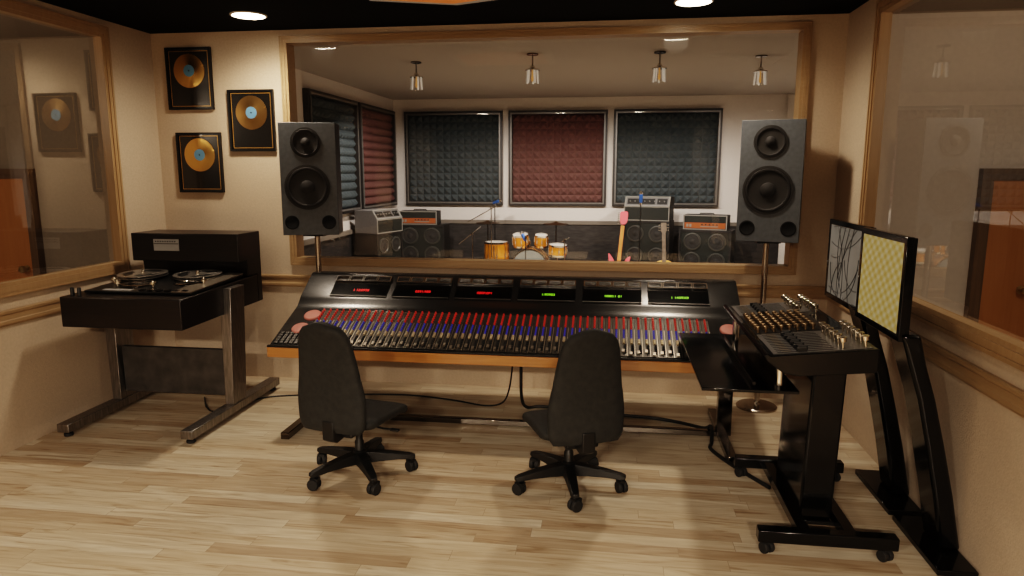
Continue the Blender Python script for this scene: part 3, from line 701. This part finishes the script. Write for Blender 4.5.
# top : profile in xz extruded along y ; left lip curls up
TX0, TX1, TY0, TY1 = 0.70, 1.185, -2.20, -1.02
tz = lambda x: 0.905+(x-0.72)*0.105
pr = [(TX0, 0.905), (TX0+0.012, 0.918), (TX0+0.03, tz(0.73)), (TX1, tz(TX1)), (TX1, 0.845), (TX0+0.16, 0.815), (TX0+0.09, 0.825), (TX0+0.015, 0.88)]
MB().prism([(x-ox, z) for x, z in pr], 'y', TY0-oy, TY1-oy).obj('desk_body', BLACK, t, 0.004)
slope = math.atan(0.105)
def dk(x, y): return T(x-ox, y-oy, tz(x)) @ Matrix.Rotation(-slope, 4, 'Y')
def plate(y0, y1, x0, x1, m, nm, h=0.003): return MB().box(0, (x1-x0)/math.cos(slope), 0, y1-y0, 0.0005, h).xf(dk(x0, y0)).obj(nm, m, t)
pf = plate(TY0+0.02, TY0+0.40, 0.745, 1.165, DESKGREY, 'fader_plate')
pm_ = plate(TY0+0.41, TY1-0.33, 0.745, 1.165, BLACKSATIN, 'knob_plate')
pb = plate(TY1-0.32, TY1-0.02, 0.745, 1.165, DESKGREY, 'fader_plate')
for pp, y0, n in ((pf, TY0+0.035, 12), (pb, TY1-0.305, 9)):
    for k in range(n):
        y = y0+0.0305*k
        MB().box(0.0, 0.25, 0, 0.006, 0.003, 0.004).xf(dk(0.765, y)).obj('fader_slot', VOID, pp)
        MB().box(0.085, 0.125, -0.008, 0.014, 0.003, 0.020).xf(dk(0.765+0.012*(k % 2), y)).obj('fader_cap', BLACKPL, pp)
        MB().box(0.02, 0.06, -0.007, 0.002, 0.003, 0.006).xf(dk(0.765, y+0.014)).obj('legend_strip', LIGHTSTRIP, pp)
bkn = MB().lathe([(0.008, 0), (0.008, 0.014), (0.013, 0.017), (0.012, 0.030), (0.004, 0.033)], seg=14).mesh('bronze_knob', BRONZEK)
for i in range(8):
    for j in range(7):
        o = mk('bronze_knob', bkn, t); o.matrix_local = dk(0.762+0.038*i, TY0+0.445+0.056*j) @ T(0, 0, 0.003)
skn = MB().lathe([(0.006, 0), (0.006, 0.028), (0.017, 0.032), (0.018, 0.052), (0.014, 0.055)], seg=16).mesh('silver_knob', SILVER)
for x, yy in ((1.045, TY0+0.04), (1.14, TY0+0.04), (1.045, TY1-0.38), (1.13, TY1-0.40)):
    for k in range(6):
        o = mk('silver_knob', skn, t); o.matrix_local = dk(x, yy+0.062*k) @ T(0, 0, 0.003)
plate(TY0+0.44, TY0+0.76, 1.09, 1.16, SCREENBLK, 'readout_glass', 0.004)
# tray
tr = MB().box(0.445-ox, 0.885-ox, -2.12-oy, -0.985-oy, 0.706, 0.722).obj('keyboard_tray', BLACK, t, 0.003)
MB().box(0.68-ox, 0.698-ox, -2.08-oy, -1.10-oy, 0.7225, 0.750).obj('tray_rail', BLACK, tr, 0.003)
for x, y in ((0.815, -2.02), (0.765, -1.12)):
    MB().lathe([(0.022, 0.7225), (0.019, 0.75), (0.019, 0.835)], (x-ox, y-oy, 0), seg=20).obj('tray_post', CHROME, t)
# column and base
MB().rings([[(x-ox+dx, y-oy, z) for x, y in ((0.925, -2.10), (1.075, -2.10), (1.075, -1.62), (0.925, -1.62))] for z, dx in ((0.09, 0.0), (0.83, 0.02))]).obj('column', BLACK, t, 0.012)
bs = MB().box(0.70-ox, 1.30-ox, -2.31-oy, -2.25-oy, 0.062, 0.122).obj('base_bar', BLACK, t, 0.006)
bs2 = MB().box(0.735-ox, 1.32-ox, -1.49-oy, -1.43-oy, 0.062, 0.122).obj('base_bar', BLACK, t, 0.006)
for x0 in (0.885, 1.085):
    MB().box(x0-ox, x0+0.055-ox, -2.249-oy, -1.491-oy, 0.065, 0.112).obj('base_beam', BLACK, t, 0.004)
MB().box(0.92-ox, 1.085-ox, -2.12-oy, -1.60-oy, 0.068, 0.089).obj('column_foot', BLACK, t, 0.003)
for bar, x, y in ((bs, 0.745, -2.28), (bs, 1.255, -2.28), (bs2, 0.775, -1.46), (bs2, 1.28, -1.46)):
    h = castor(bar, x-ox, y-oy, 0.5, 0.027, 0.060); h.obj('castor_fork', RUBBER, bar)

# ------------------------------------------------------------------ leaning monitor stands
def monitor_stand(yc, sy0, sy1, sx, label, near):
    t = thing('monitor_stand', label, 'monitor stand', (1.52, yc, 0), 0, 'black monitor stands by the right wall')
    ox, oy = 1.52, yc
    MB().box(1.435-ox, 1.600-ox, -0.25, 0.25, 0.0, 0.028).obj('base_plate', BLACK, t, 0.004)
    # pillar leans toward the room; wide below, slim above
    rg = []
    for z, xc, hw in ((0.028, 1.562, 0.044), (0.28, 1.512, 0.042), (0.53, 1.453, 0.039), (0.73, 1.402, 0.036), (0.88, 1.352, 0.036), (1.02, 1.311, 0.040)):
        rg.append([(xc-hw-ox, -0.075, z), (xc+hw-ox, -0.075, z), (xc+hw-ox, 0.11, z), (xc-hw-ox, 0.11, z)])
    MB().rings(rg).obj('pillar', BLACK, t, 0.015)
    zc0, zc1 = 0.985, 1.445
    fr = MB().ring('x', (sy0-oy, sy1-oy, zc0, zc1), (sy0+0.03-oy, sy1-0.03-oy, zc0+0.03, zc1-0.03), sx-ox, sx+0.03-ox)
    fr.box(sx+0.006-ox, sx+0.045-ox, sy0-oy+0.004, sy1-oy-0.004, zc0+0.004, zc1-0.004)
    f = fr.obj('screen_frame', BLACK, t, 0.003)
    ym, zm = (sy0+sy1)/2, (zc0+zc1)/2; hy, hz_ = (sy1-sy0)/2-0.03, (zc1-zc0)/2-0.03
    s = MB().box(-0.002, 0.003, -hy, hy, -hz_, hz_).obj('screen', SCRWAVE if near else SCRGREY, f, loc=(sx+0.004-ox, ym-oy, zm))
    MB().sphere((sx-0.001-ox, sy1-0.014-oy, zm-0.02), 0.004, seg=8).obj('power_led', PLATE, f)
    if not near:
        rnd = random.Random(11)
        def arc(p, q, bow):
            pts = []
            for k in range(13):
                u = k/12; a = p[0]+(q[0]-p[0])*u; c = p[1]+(q[1]-p[1])*u
                dx, dz = q[0]-p[0], q[1]-p[1]; L_ = math.hypot(dx, dz)
                bb = bow*4*u*(1-u); pts.append((-0.003, (a-dz/L_*bb), (c+dx/L_*bb)))
            return [(x, max(-hy, min(hy, y)), max(-hz_, min(hz_, z))) for x, y, z in pts]
        lines = [((0.24,0.10),(-0.23,0.17),0.05), ((0.24,-0.16),(-0.22,0.0),0.08), ((0.15,0.20),(0.02,-0.20),-0.05), ((0.02,0.20),(0.10,-0.20),0.03),
                 ((-0.05,0.20),(0.08,-0.20),0.02), ((-0.16,0.20),(0.10,-0.10),0.03), ((0.24,-0.02),(0.05,-0.20),0.06), ((-0.22,0.05),(-0.02,-0.20),-0.05),
                 ((0.0,0.02),(-0.22,-0.12),0.06), ((0.10,0.20),(-0.03,-0.20),0.08), ((0.24,0.02),(0.10,0.03),0.01), ((-0.12,0.20),(-0.10,-0.20),0.05), ((0.22,0.19),(-0.1,0.14),-0.03), ((0.06,0.0),(0.2,-0.2),0.04)]
        b = MB()
        for p, q, bw in lines: b.tube(arc(p, q, bw), 0.0022, 5)
        b.obj('screen_lines', SCRLINE, s)
    return t
monitor_stand(-2.125, -2.185, -1.628, 1.262, 'leaning black stand holding the yellow checkered screen, nearest the camera', True)
monitor_stand(-1.58, -1.622, -1.005, 1.290, 'leaning black stand holding the grey screen of tangled lines', False)

# ------------------------------------------------------------------ cables
def spline(pts, n=8):
    P = [Vector(p) for p in pts]; P = [2*P[0]-P[1]] + P + [2*P[-1]-P[-2]]; o = []
    for i in range(1, len(P)-2):
        for k in range(n):
            u = k/n; a, b, c, d = P[i-1], P[i], P[i+1], P[i+2]
            o.append(0.5*((2*b)+(c-a)*u+(2*a-5*b+4*c-d)*u*u+(3*b-a-3*c+d)*u**3))
    o.append(P[-2]); return o
tag(MB().tube(spline([(-3.05, -0.60, 0.008), (-2.91, -0.80, 0.006), (-2.79, -0.88, 0.006), (-2.72, -0.72, 0.006), (-2.54, -0.50, 0.006), (-2.05, -0.385, 0.006), (-1.56, -0.32, 0.006), (-1.17, -0.385, 0.006), (-0.89, -0.48, 0.006), (-0.76, -0.47, 0.03), (-0.70, -0.53, 0.15), (-0.665, -0.60, 0.35), (-0.655, -0.62, 0.528)]), 0.006).obj('thin_cable', CABLE), 'thin black cable running from the tape machine along the floor to the console', 'cable')
tag(MB().tube(spline([(-0.60, -0.62, 0.528), (-0.60, -0.62, 0.35), (-0.60, -0.58, 0.12), (-0.57, -0.50, 0.015), (-0.45, -0.46, 0.012), (-0.04, -0.55, 0.012), (0.31, -0.59, 0.012), (0.51, -0.66, 0.012), (0.65, -0.79, 0.03), (0.69, -0.82, 0.056), (0.69, -0.90, 0.054), (0.675, -1.0, 0.012), (0.66, -1.12, 0.012), (0.76, -1.36, 0.012), (0.90, -1.615, 0.012)]), 0.0115).obj('thick_cable', CABLE), 'thick black cable dropping from the console and crossing to the castor desk', 'cable')

# ------------------------------------------------------------------ live room: amplifiers
def cabinet(loc, rz, w, d, h, label, rows, ring):
    t = thing('speaker_cabinet', label, 'speaker cabinet', loc, rz, 'guitar speaker cabinets in the live room')
    # front faces -y ; local y 0 is the front
    MB().box(-w/2, w/2, 0.02, d, 0.03, h).obj('shell', BLKTOLEX, t, 0.008)
    MB().ring('y', (-w/2, w/2, 0.03, h), (-w/2+0.03, w/2-0.03, 0.06, h-0.03), 0.0, 0.02).obj('front_edge', BLKTOLEX, t, smooth=0)
    b = MB().box(-w/2+0.03, w/2-0.03, 0.012, 0.0195, 0.06, h-0.03).obj('grille', GRILLE, t, smooth=0)
    for r in range(rows):
        for s in (-1, 1):
            z = h-0.03-(h-0.09)*(r+0.5)/rows; R_ = min(w*0.18, h/rows*0.41)
            c = MB().lathe([(R_, 0), (R_, 0.012), (R_*0.86, 0.016), (R_*0.80, 0.006), (R_*0.35, 0.003)], (s*w*0.235, 0.011, z), (0, -1, 0), 32).obj('speaker_cone', CONEGREY if ring else CONE, t)
            MB().lathe([(R_*0.80, 0.007), (R_*0.36, 0.0035), (R_*0.34, 0.008), (R_*0.2, 0.013), (0.002, 0.015)], (s*w*0.235, 0.011, z), (0, -1, 0), 28).obj('dust_cap', CONE, c)
    for x in (-w/2+0.05, w/2-0.05):
        for y in (0.05, d-0.05): MB().lathe([(0.022, 0), (0.02, 0.0295)], (x, y, 0), seg=12).obj('rubber_foot', RUBBER, t)
    return t
def slant_head(loc, rz, w, d, h, label, shell):
    t = thing('amplifier_head', label, 'amplifier', loc, rz, 'guitar amplifier heads in the live room')
    # slanted control panel on the upper front
    zs = h*0.60; ys = d*0.22
    MB().prism([(0, 0), (0, zs), (ys, h), (d, h), (d, 0)], 'x', -w/2, w/2).obj('shell', shell, t, 0.004)
    fr = MB().ring('y', (-w/2, w/2, 0, zs), (-w/2+0.012, w/2-0.012, 0.012, zs-0.010), -0.008, 0).obj('piping', PIPING, t, smooth=0)
    MB().box(-w/2+0.012, w/2-0.012, -0.004, -0.0005, 0.012, zs-0.010).obj('grille', GRILLE, t, smooth=0)
    L_ = math.hypot(ys, h-zs); M = T(0, 0, zs) @ Matrix.Rotation(math.atan2(h-zs, ys), 4, 'X')
    MB().ring('z', (-w/2, w/2, 0, L_), (-w/2+0.02, w/2-0.02, 0.014, L_-0.014), 0.0005, 0.010).xf(M).obj('piping', PIPING, t, smooth=0)
    p = MB().box(-w/2+0.02, w/2-0.02, 0.014, L_-0.014, 0.0005, 0.003).xf(M).obj('control_panel', AMPPANEL, t, smooth=0)
    for k, (a, b) in enumerate(((-0.44, -0.16), (-0.12, 0.17), (0.22, 0.44))):
        MB().box(a*w, b*w, L_*0.22, L_*0.78, 0.003, 0.006).xf(M).obj('knob_panel', BLACKPL, p, smooth=0)
    for k in range(8):
        MB().lathe([(0.010, 0.006), (0.009, 0.02)], (-0.38*w+0.108*w*k, L_*0.5, 0), (0, 0, 1), 10).xf(M).obj('control_knob', AMPPANEL, p)
    return t
def orange_head(loc, rz, w, d, h, label):
    t = thing('amplifier_head', label, 'amplifier', loc, rz, 'guitar amplifier heads in the live room')
    MB().box(-w/2, w/2, 0.012, d, 0, h).obj('shell', BLKTOLEX, t, 0.006)
    MB().ring('y', (-w/2, w/2, 0, h), (-w/2+0.014, w/2-0.014, 0.014, h-0.014), 0, 0.0115).obj('piping', PIPING, t, smooth=0)
    MB().box(-w/2+0.02, w/2-0.02, 0.006, 0.0115, h*0.48, h-0.02).obj('grille', GRILLE, t, smooth=0)
    p = MB().box(-w/2+0.02, w/2-0.02, 0.004, 0.0115, 0.02, h*0.48).obj('control_panel', ORPANEL, t, smooth=0)
    MB().box(-w*0.10, w*0.30, 0.0025, 0.004, h*0.20, h*0.26).obj('legend_strip', PIPING, p, smooth=0)
    for x in (-w*0.40, -w*0.33): MB().box(x-0.014, x+0.014, 0.0, 0.004, h*0.18, h*0.38).obj('rocker_switch', PIPING, p, smooth=0)
    for k in range(5): MB().cyl((-w*0.06+w*0.085*k, 0.004, h*0.36), (-w*0.06+w*0.085*k, -0.010, h*0.36), 0.010, seg=10).obj('control_knob', BLACKPL, p)
    MB().tube([(-0.1, d/2, h), (-0.09, d/2, h+0.018), (0.09, d/2, h+0.018), (0.1, d/2, h)], 0.008).obj('handle', BLKTOLEX, t)
    return t
# stack by the side wall (faces into the room)
A1 = math.radians(72)
cabinet((-2.883, 3.566, 0), A1, 0.57, 0.35, 0.915, 'dark cabinet against the side wall, turned sideways under the grey amplifier', 3, True)
slant_head((-2.883, 3.566, 0.915), A1, 0.56, 0.355, 0.30, 'grey sided amplifier with slanted panel, leftmost in the live room', GREYTOLEX)
cabinet((-2.80, 4.78, 0), 0, 0.72, 0.36, 0.925, 'dark four-speaker cabinet under the orange-panel amplifier, left of the drums', 3, True)
orange_head((-2.845, 4.80, 0.925), 0, 0.575, 0.28, 0.20, 'black amplifier with orange panel and white edging, left of the drums')
A3 = math.radians(-14)
cabinet((0.51, 4.72, 0), A3, 0.66, 0.38, 1.02, 'dark four-speaker cabinet behind the pink guitar', 3, True)
slant_head((0.51, 4.72, 1.02), A3, 0.64, 0.38, 0.335, 'black amplifier with white-edged slanted panel, above the pink guitar', BLKTOLEX)
A4 = math.radians(-18)
cabinet((1.31, 4.62, 0), A4, 0.72, 0.36, 0.905, 'dark cabinet with shiny speaker rings, rightmost, beside the right speaker', 3, True)
orange_head((1.31, 4.66, 0.905), A4, 0.60, 0.28, 0.205, 'black amplifier with orange panel, rightmost, beside the right speaker')

# ------------------------------------------------------------------ drums
DX, DY = -1.085, 4.25
def shell(b, c, ax, r, h): return b.lathe([(r, 0), (r, h)], c, ax, 36)
def drum_parts(t, c, ax, r, h, head_m, lugs=8):
    ax = Vector(ax).normalized(); c = Vector(c)
    s = shell(MB(), c, ax, r, h).obj('shell', DRUMOR, t)
    for e, nm in ((0, 'bottom'), (h, 'top')):
        MB().lathe([(r*1.0, e-0.012), (r*1.035, e-0.012), (r*1.035, e+0.012), (r*0.99, e+0.012)], c, ax, 36, cap=False).obj('hoop', CHROME, t)
    MB().lathe([(r*0.98, h), (r*0.98, h+0.003)], c, ax, 36).obj('drumhead', head_m, t)
    q = Vector((0, 0, 1)).rotation_difference(ax).to_matrix(); b = MB()
    for k in range(lugs):
        a = 2*PI*k/lugs+0.2; d = q @ Vector((math.cos(a), math.sin(a), 0))
        b.cyl(c+d*r*1.03+ax*0.01, c+d*r*1.03+ax*(h-0.01), 0.004, seg=6); b.cyl(c+d*r*1.03+ax*(h*0.35), c+d*r*1.03+ax*(h*0.65), 0.009, seg=8)
    b.obj('lugs', CHROME, t)
t = thing('bass_drum', 'amber bass drum with grey front head and two rack toms on top', 'drum', (DX, DY, 0))
ax = Vector((0, -1, 0)); c = Vector((-0.01, 0.30, 0.40)); r = 0.245
shell(MB(), c, ax, r, 0.36).obj('shell', DRUMOR, t)
for e in (0.0, 0.36): MB().lathe([(r, e-0.012), (r*1.03, e-0.012), (r*1.03, e+0.012), (r*0.985, e+0.012)], c, ax, 40, cap=False).obj('hoop', CHROME, t)
MB().lathe([(r*0.98, 0.361), (r*0.98, 0.365)], c, ax, 40).obj('front_head', DRUMHEAD, t)
for s in (-1, 1): MB().tube([(s*0.2, -0.0, 0.2), (s*0.33, -0.06, 0.02), (s*0.335, -0.065, 0.0)], 0.010).obj('spur', CHROME, t)
MB().tube([(-0.03, 0.15, 0.60), (-0.03, 0.15, 0.74), (-0.13, 0.16, 0.76)], 0.012).obj('tom_post', CHROME, t)
MB().tube([(0.05, 0.15, 0.60), (0.05, 0.15, 0.74), (0.12, 0.16, 0.76)], 0.012).obj('tom_post', CHROME, t)
for x, tx, rr, hh_ in ((-0.150, -0.10, 0.112, 0.15), (0.135, 0.10, 0.092, 0.145)):
    e = bpy.data.objects.new('rack_tom', None); COL.objects.link(e); e.parent = t; e.empty_display_size = 0.05
    drum_parts(e, (x, 0.12, 0.685), (tx*0.4, -0.20, 1), rr, hh_, WHITEHEAD)
t = thing('floor_tom', 'amber floor tom standing left of the bass drum', 'drum', (-1.575, 4.30, 0))
drum_parts(t, (0, 0, 0.30), (0, 0, 1), 0.162, 0.425, WHITEHEAD)
for k in range(3):
    a = 2*PI*k/3+0.5; MB().tube([(0.18*math.cos(a), 0.18*math.sin(a), 0.70), (0.18*math.cos(a), 0.18*math.sin(a), 0.10), (0.20*math.cos(a), 0.20*math.sin(a), 0.0)], 0.008).obj('leg', CHROME, t)
t = thing('snare_drum', 'small amber drum on a stand, right of the bass drum', 'drum', (-0.705, 4.20, 0))
drum_parts(t, (0, 0, 0.575), (0.05, -0.08, 1), 0.122, 0.135, WHITEHEAD)
MB().cyl((0, 0, 0.16), (0, 0, 0.565), 0.010).obj('stand_tube', CHROME, t)
def tripod(b, z=0.22, r=0.20, rad=0.007, a0=0.3):
    for k in range(3):
        a = a0+2*PI*k/3; b.tube([(0, 0, z), (r*math.cos(a), r*math.sin(a), rad)], rad)
    return b
tripod(MB()).obj('tripod', CHROME, t)
def cymbal(x, y, z, r, label):
    t = thing('cymbal_stand', label, 'cymbal', (x, y, 0), 0, 'cymbals of the drum kit')
    MB().cyl((0, 0, 0.05), (0, 0, z+0.03), 0.008).obj('stand_tube', DKCHROME, t); tripod(MB()).obj('tripod', DKCHROME, t)
    MB().lathe([(r, z), (r*0.3, z+0.016), (r*0.16, z+0.022), (r*0.10, z+0.034), (0.01, z+0.036), (0.01, z+0.033), (r*0.2, z+0.016), (r, z-0.0015)], seg=40, cap=False).xf(Matrix.Rotation(0.03, 4, 'X')).obj('cymbal', CYMBAL, t)
cymbal(-1.74, 4.55, 0.985, 0.17, 'dark bronze cymbal on stand, over the left side of the drums')
cymbal(-0.76, 4.60, 0.975, 0.18, 'dark bronze cymbal on stand, over the right side of the drums')

# ------------------------------------------------------------------ microphones
def mic_stand(x, y, z, label, boom=None, mic=None, pole=CHROME):
    t = thing('microphone_stand', label, 'microphone stand', (x, y, 0), 0, None)
    MB().cyl((0, 0, 0.08), (0, 0, z), 0.007).obj('pole', pole, t); tripod(MB(), 0.24, 0.2).obj('tripod', BLACKSATIN, t)
    MB().lathe([(0.016, z-0.02), (0.016, z+0.015), (0.006, z+0.02)], seg=12).obj('clutch', CHROME, t)
    if boom: MB().tube([boom[0], boom[1]], 0.006).obj('boom', pole, t)
    if mic:
        p, d = Vector(mic[0]), Vector(mic[1]).normalized()
        m_ = MB().lathe([(0.012, 0), (0.022, 0.02), (0.024, 0.10), (0.02, 0.105)], p, d, 16).obj('microphone', MICBLUE, t)
        MB().lathe([(0.018, 0.105), (0.027, 0.115), (0.027, 0.13), (0.016, 0.145), (0.004, 0.15)], p, d, 16).obj('mic_grille', CHROME, m_)
    return t
mic_stand(-1.605, 4.05, 1.22, 'tall boom microphone stand rising behind the floor tom, blue mic on its boom', ((-0.40, 0.35, 1.00), (0.10, -0.08, 1.26)), None)
mic_stand(-1.87, 4.05, 0.87, 'low boom microphone stand at the far left of the drums', ((-0.19, 0.0, 0.72), (0.10, 0.1, 0.96)), None)
mic_stand(-1.08, 3.62, 0.86, 'dark microphone stand with blue mic before the bass drum', None, ((0.0, 0.0, 0.82), (-0.35, 0.3, 0.6)), BLACKSATIN)
mic_stand(-0.585, 3.80, 0.82, 'slim chrome microphone stand right of the small amber drum', ((-0.04, 0.05, 0.80), (0.06, -0.05, 0.86)), None)
mic_stand(0.385, 3.75, 1.30, 'dark microphone stand with upright blue mic in front of the amplifiers', None, ((0, 0, 1.315), (0, 0, 1)), BLACKSATIN)
mic_stand(-1.72, 5.05, 1.22, 'microphone stand with blue mic standing before the gap between far panels', None, ((-0.03, 0, 1.235), (0.9, -0.1, 0.35)), BLACKSATIN)

# ------------------------------------------------------------------ guitars (lean on the cabinets)
def outline(pts, n=6):
    P = [Vector((a, b, 0)) for a, b in pts]; L_ = len(P); o = []
    for i in range(L_):
        a, b, c, d = P[i-1], P[i], P[(i+1) % L_], P[(i+2) % L_]
        for k in range(n):
            u = k/n; v = 0.5*((2*b)+(c-a)*u+(2*a-5*b+4*c-d)*u*u+(3*b-a-3*c+d)*u**3); o.append((v.x, v.y))
    return o
def place(t, loc, lean, roll, rz=0):
    t.location = loc; t.rotation_euler = (lean, roll, rz)
t = thing('electric_guitar', 'coral pink electric guitar with maple neck leaning before the amplifiers', 'guitar')
body = outline([(0.0, 0.02), (0.13, 0.05), (0.16, 0.16), (0.115, 0.27), (0.125, 0.38), (0.155, 0.515), (0.10, 0.49), (0.05, 0.40), (-0.03, 0.40), (-0.09, 0.48), (-0.155, 0.535), (-0.13, 0.40), (-0.11, 0.27), (-0.16, 0.16), (-0.13, 0.05)])
MB().prism(body, 'y', -0.022, 0.022).obj('body', GTRPINK, t, 0.006)
MB().box(-0.026, 0.026, -0.03, 0.012, 0.36, 0.92).obj('neck', GTRNECK, t, 0.006)
hd = outline([(0.028, 0.94), (0.055, 0.98), (0.055, 1.07), (0.04, 1.105), (-0.045, 1.095), (-0.05, 1.02), (-0.028, 0.94)], 4)
h = MB().prism(hd, 'y', -0.022, 0.004).obj('headstock', GTRPINK, t, 0.003)
for k in range(6): MB().lathe([(0.004, 0), (0.004, 0.025), (0.010, 0.026), (0.010, 0.036)], (-0.04, -0.01, 0.95+0.026*k), (-1, 0, 0), 10).obj('tuning_peg', CHROME, h)
MB().box(-0.05, 0.05, -0.028, -0.0225, 0.12, 0.30).obj('pickguard', WHITEHEAD, t, 0.003)
MB().box(-0.035, 0.035, -0.032, -0.0285, 0.24, 0.26).obj('pickup', BLACKPL, t); MB().box(-0.035, 0.035, -0.036, -0.0285, 0.10, 0.118).obj('bridge', CHROME, t)
t.scale = (1, 1, 1.06); place(t, (0.095, 4.42, 0.0), math.radians(-8), math.radians(5))
t = thing('acoustic_guitar', 'amber acoustic guitar with grey neck leaning between the amplifier stacks', 'guitar')
body = outline([(0.0, 0.0), (0.13, 0.03), (0.185, 0.13), (0.15, 0.25), (0.115, 0.31), (0.135, 0.40), (0.10, 0.475), (0.0, 0.50), (-0.10, 0.475), (-0.135, 0.40), (-0.115, 0.31), (-0.15, 0.25), (-0.185, 0.13), (-0.13, 0.03)])
MB().prism(body, 'y', -0.04, 0.045).obj('body', GTRTOP, t, 0.006)
MB().lathe([(0.045, 0), (0.045, 0.0015)], (0, -0.0405, 0.33), (0, -1, 0), 28).obj('sound_hole', VOID, t)
MB().box(-0.07, 0.07, -0.052, -0.0405, 0.15, 0.175).obj('bridge', GTRROSE, t)
MB().box(-0.026, 0.026, -0.056, -0.030, 0.42, 0.86).obj('neck', GTRROSE, t, 0.004)
h = MB().prism([(-0.026, 0.86), (0.026, 0.86), (0.042, 0.90), (0.038, 1.00), (-0.038, 1.00), (-0.042, 0.90)], 'y', -0.05, -0.03).obj('headstock', GTRROSE, t, 0.003)
for k in range(3):
    for s in (-1, 1): MB().lathe([(0.004, 0), (0.004, 0.02), (0.009, 0.021), (0.009, 0.032)], (s*0.039, -0.04, 0.90+0.035*k), (s, 0, 0), 10).obj('tuning_peg', CHROME, h)
t.scale = (0.95, 1, 1.02); place(t, (0.765, 4.33, 0.0), math.radians(-7), math.radians(-2))

# ------------------------------------------------------------------ world, camera, view
w = bpy.data.worlds.new('world'); SC.world = w; w.use_nodes = True
w.node_tree.nodes['Background'].inputs[0].default_value = (0.02, 0.018, 0.016, 1)
cd = bpy.data.cameras.new('camera'); cam = bpy.data.objects.new('camera', cd); COL.objects.link(cam)
cd.sensor_width = 36; cd.lens = 698.155*36/1024; cd.clip_start = 0.05
cam.location = (0, -5.368, 1.728); cam.rotation_euler = (PI/2-0.1672, 0, 0.1391)
SC.camera = cam
SC.view_settings.view_transform = 'Filmic'; SC.view_settings.look = 'High Contrast'
SC.view_settings.exposure = 0.42
SC.cycles.max_bounces = 10; SC.cycles.transparent_max_bounces = 12
SC.cycles.caustics_reflective = False; SC.cycles.caustics_refractive = False
SC.cycles.sample_clamp_indirect = 4.0
SC.cycles.use_denoising = True
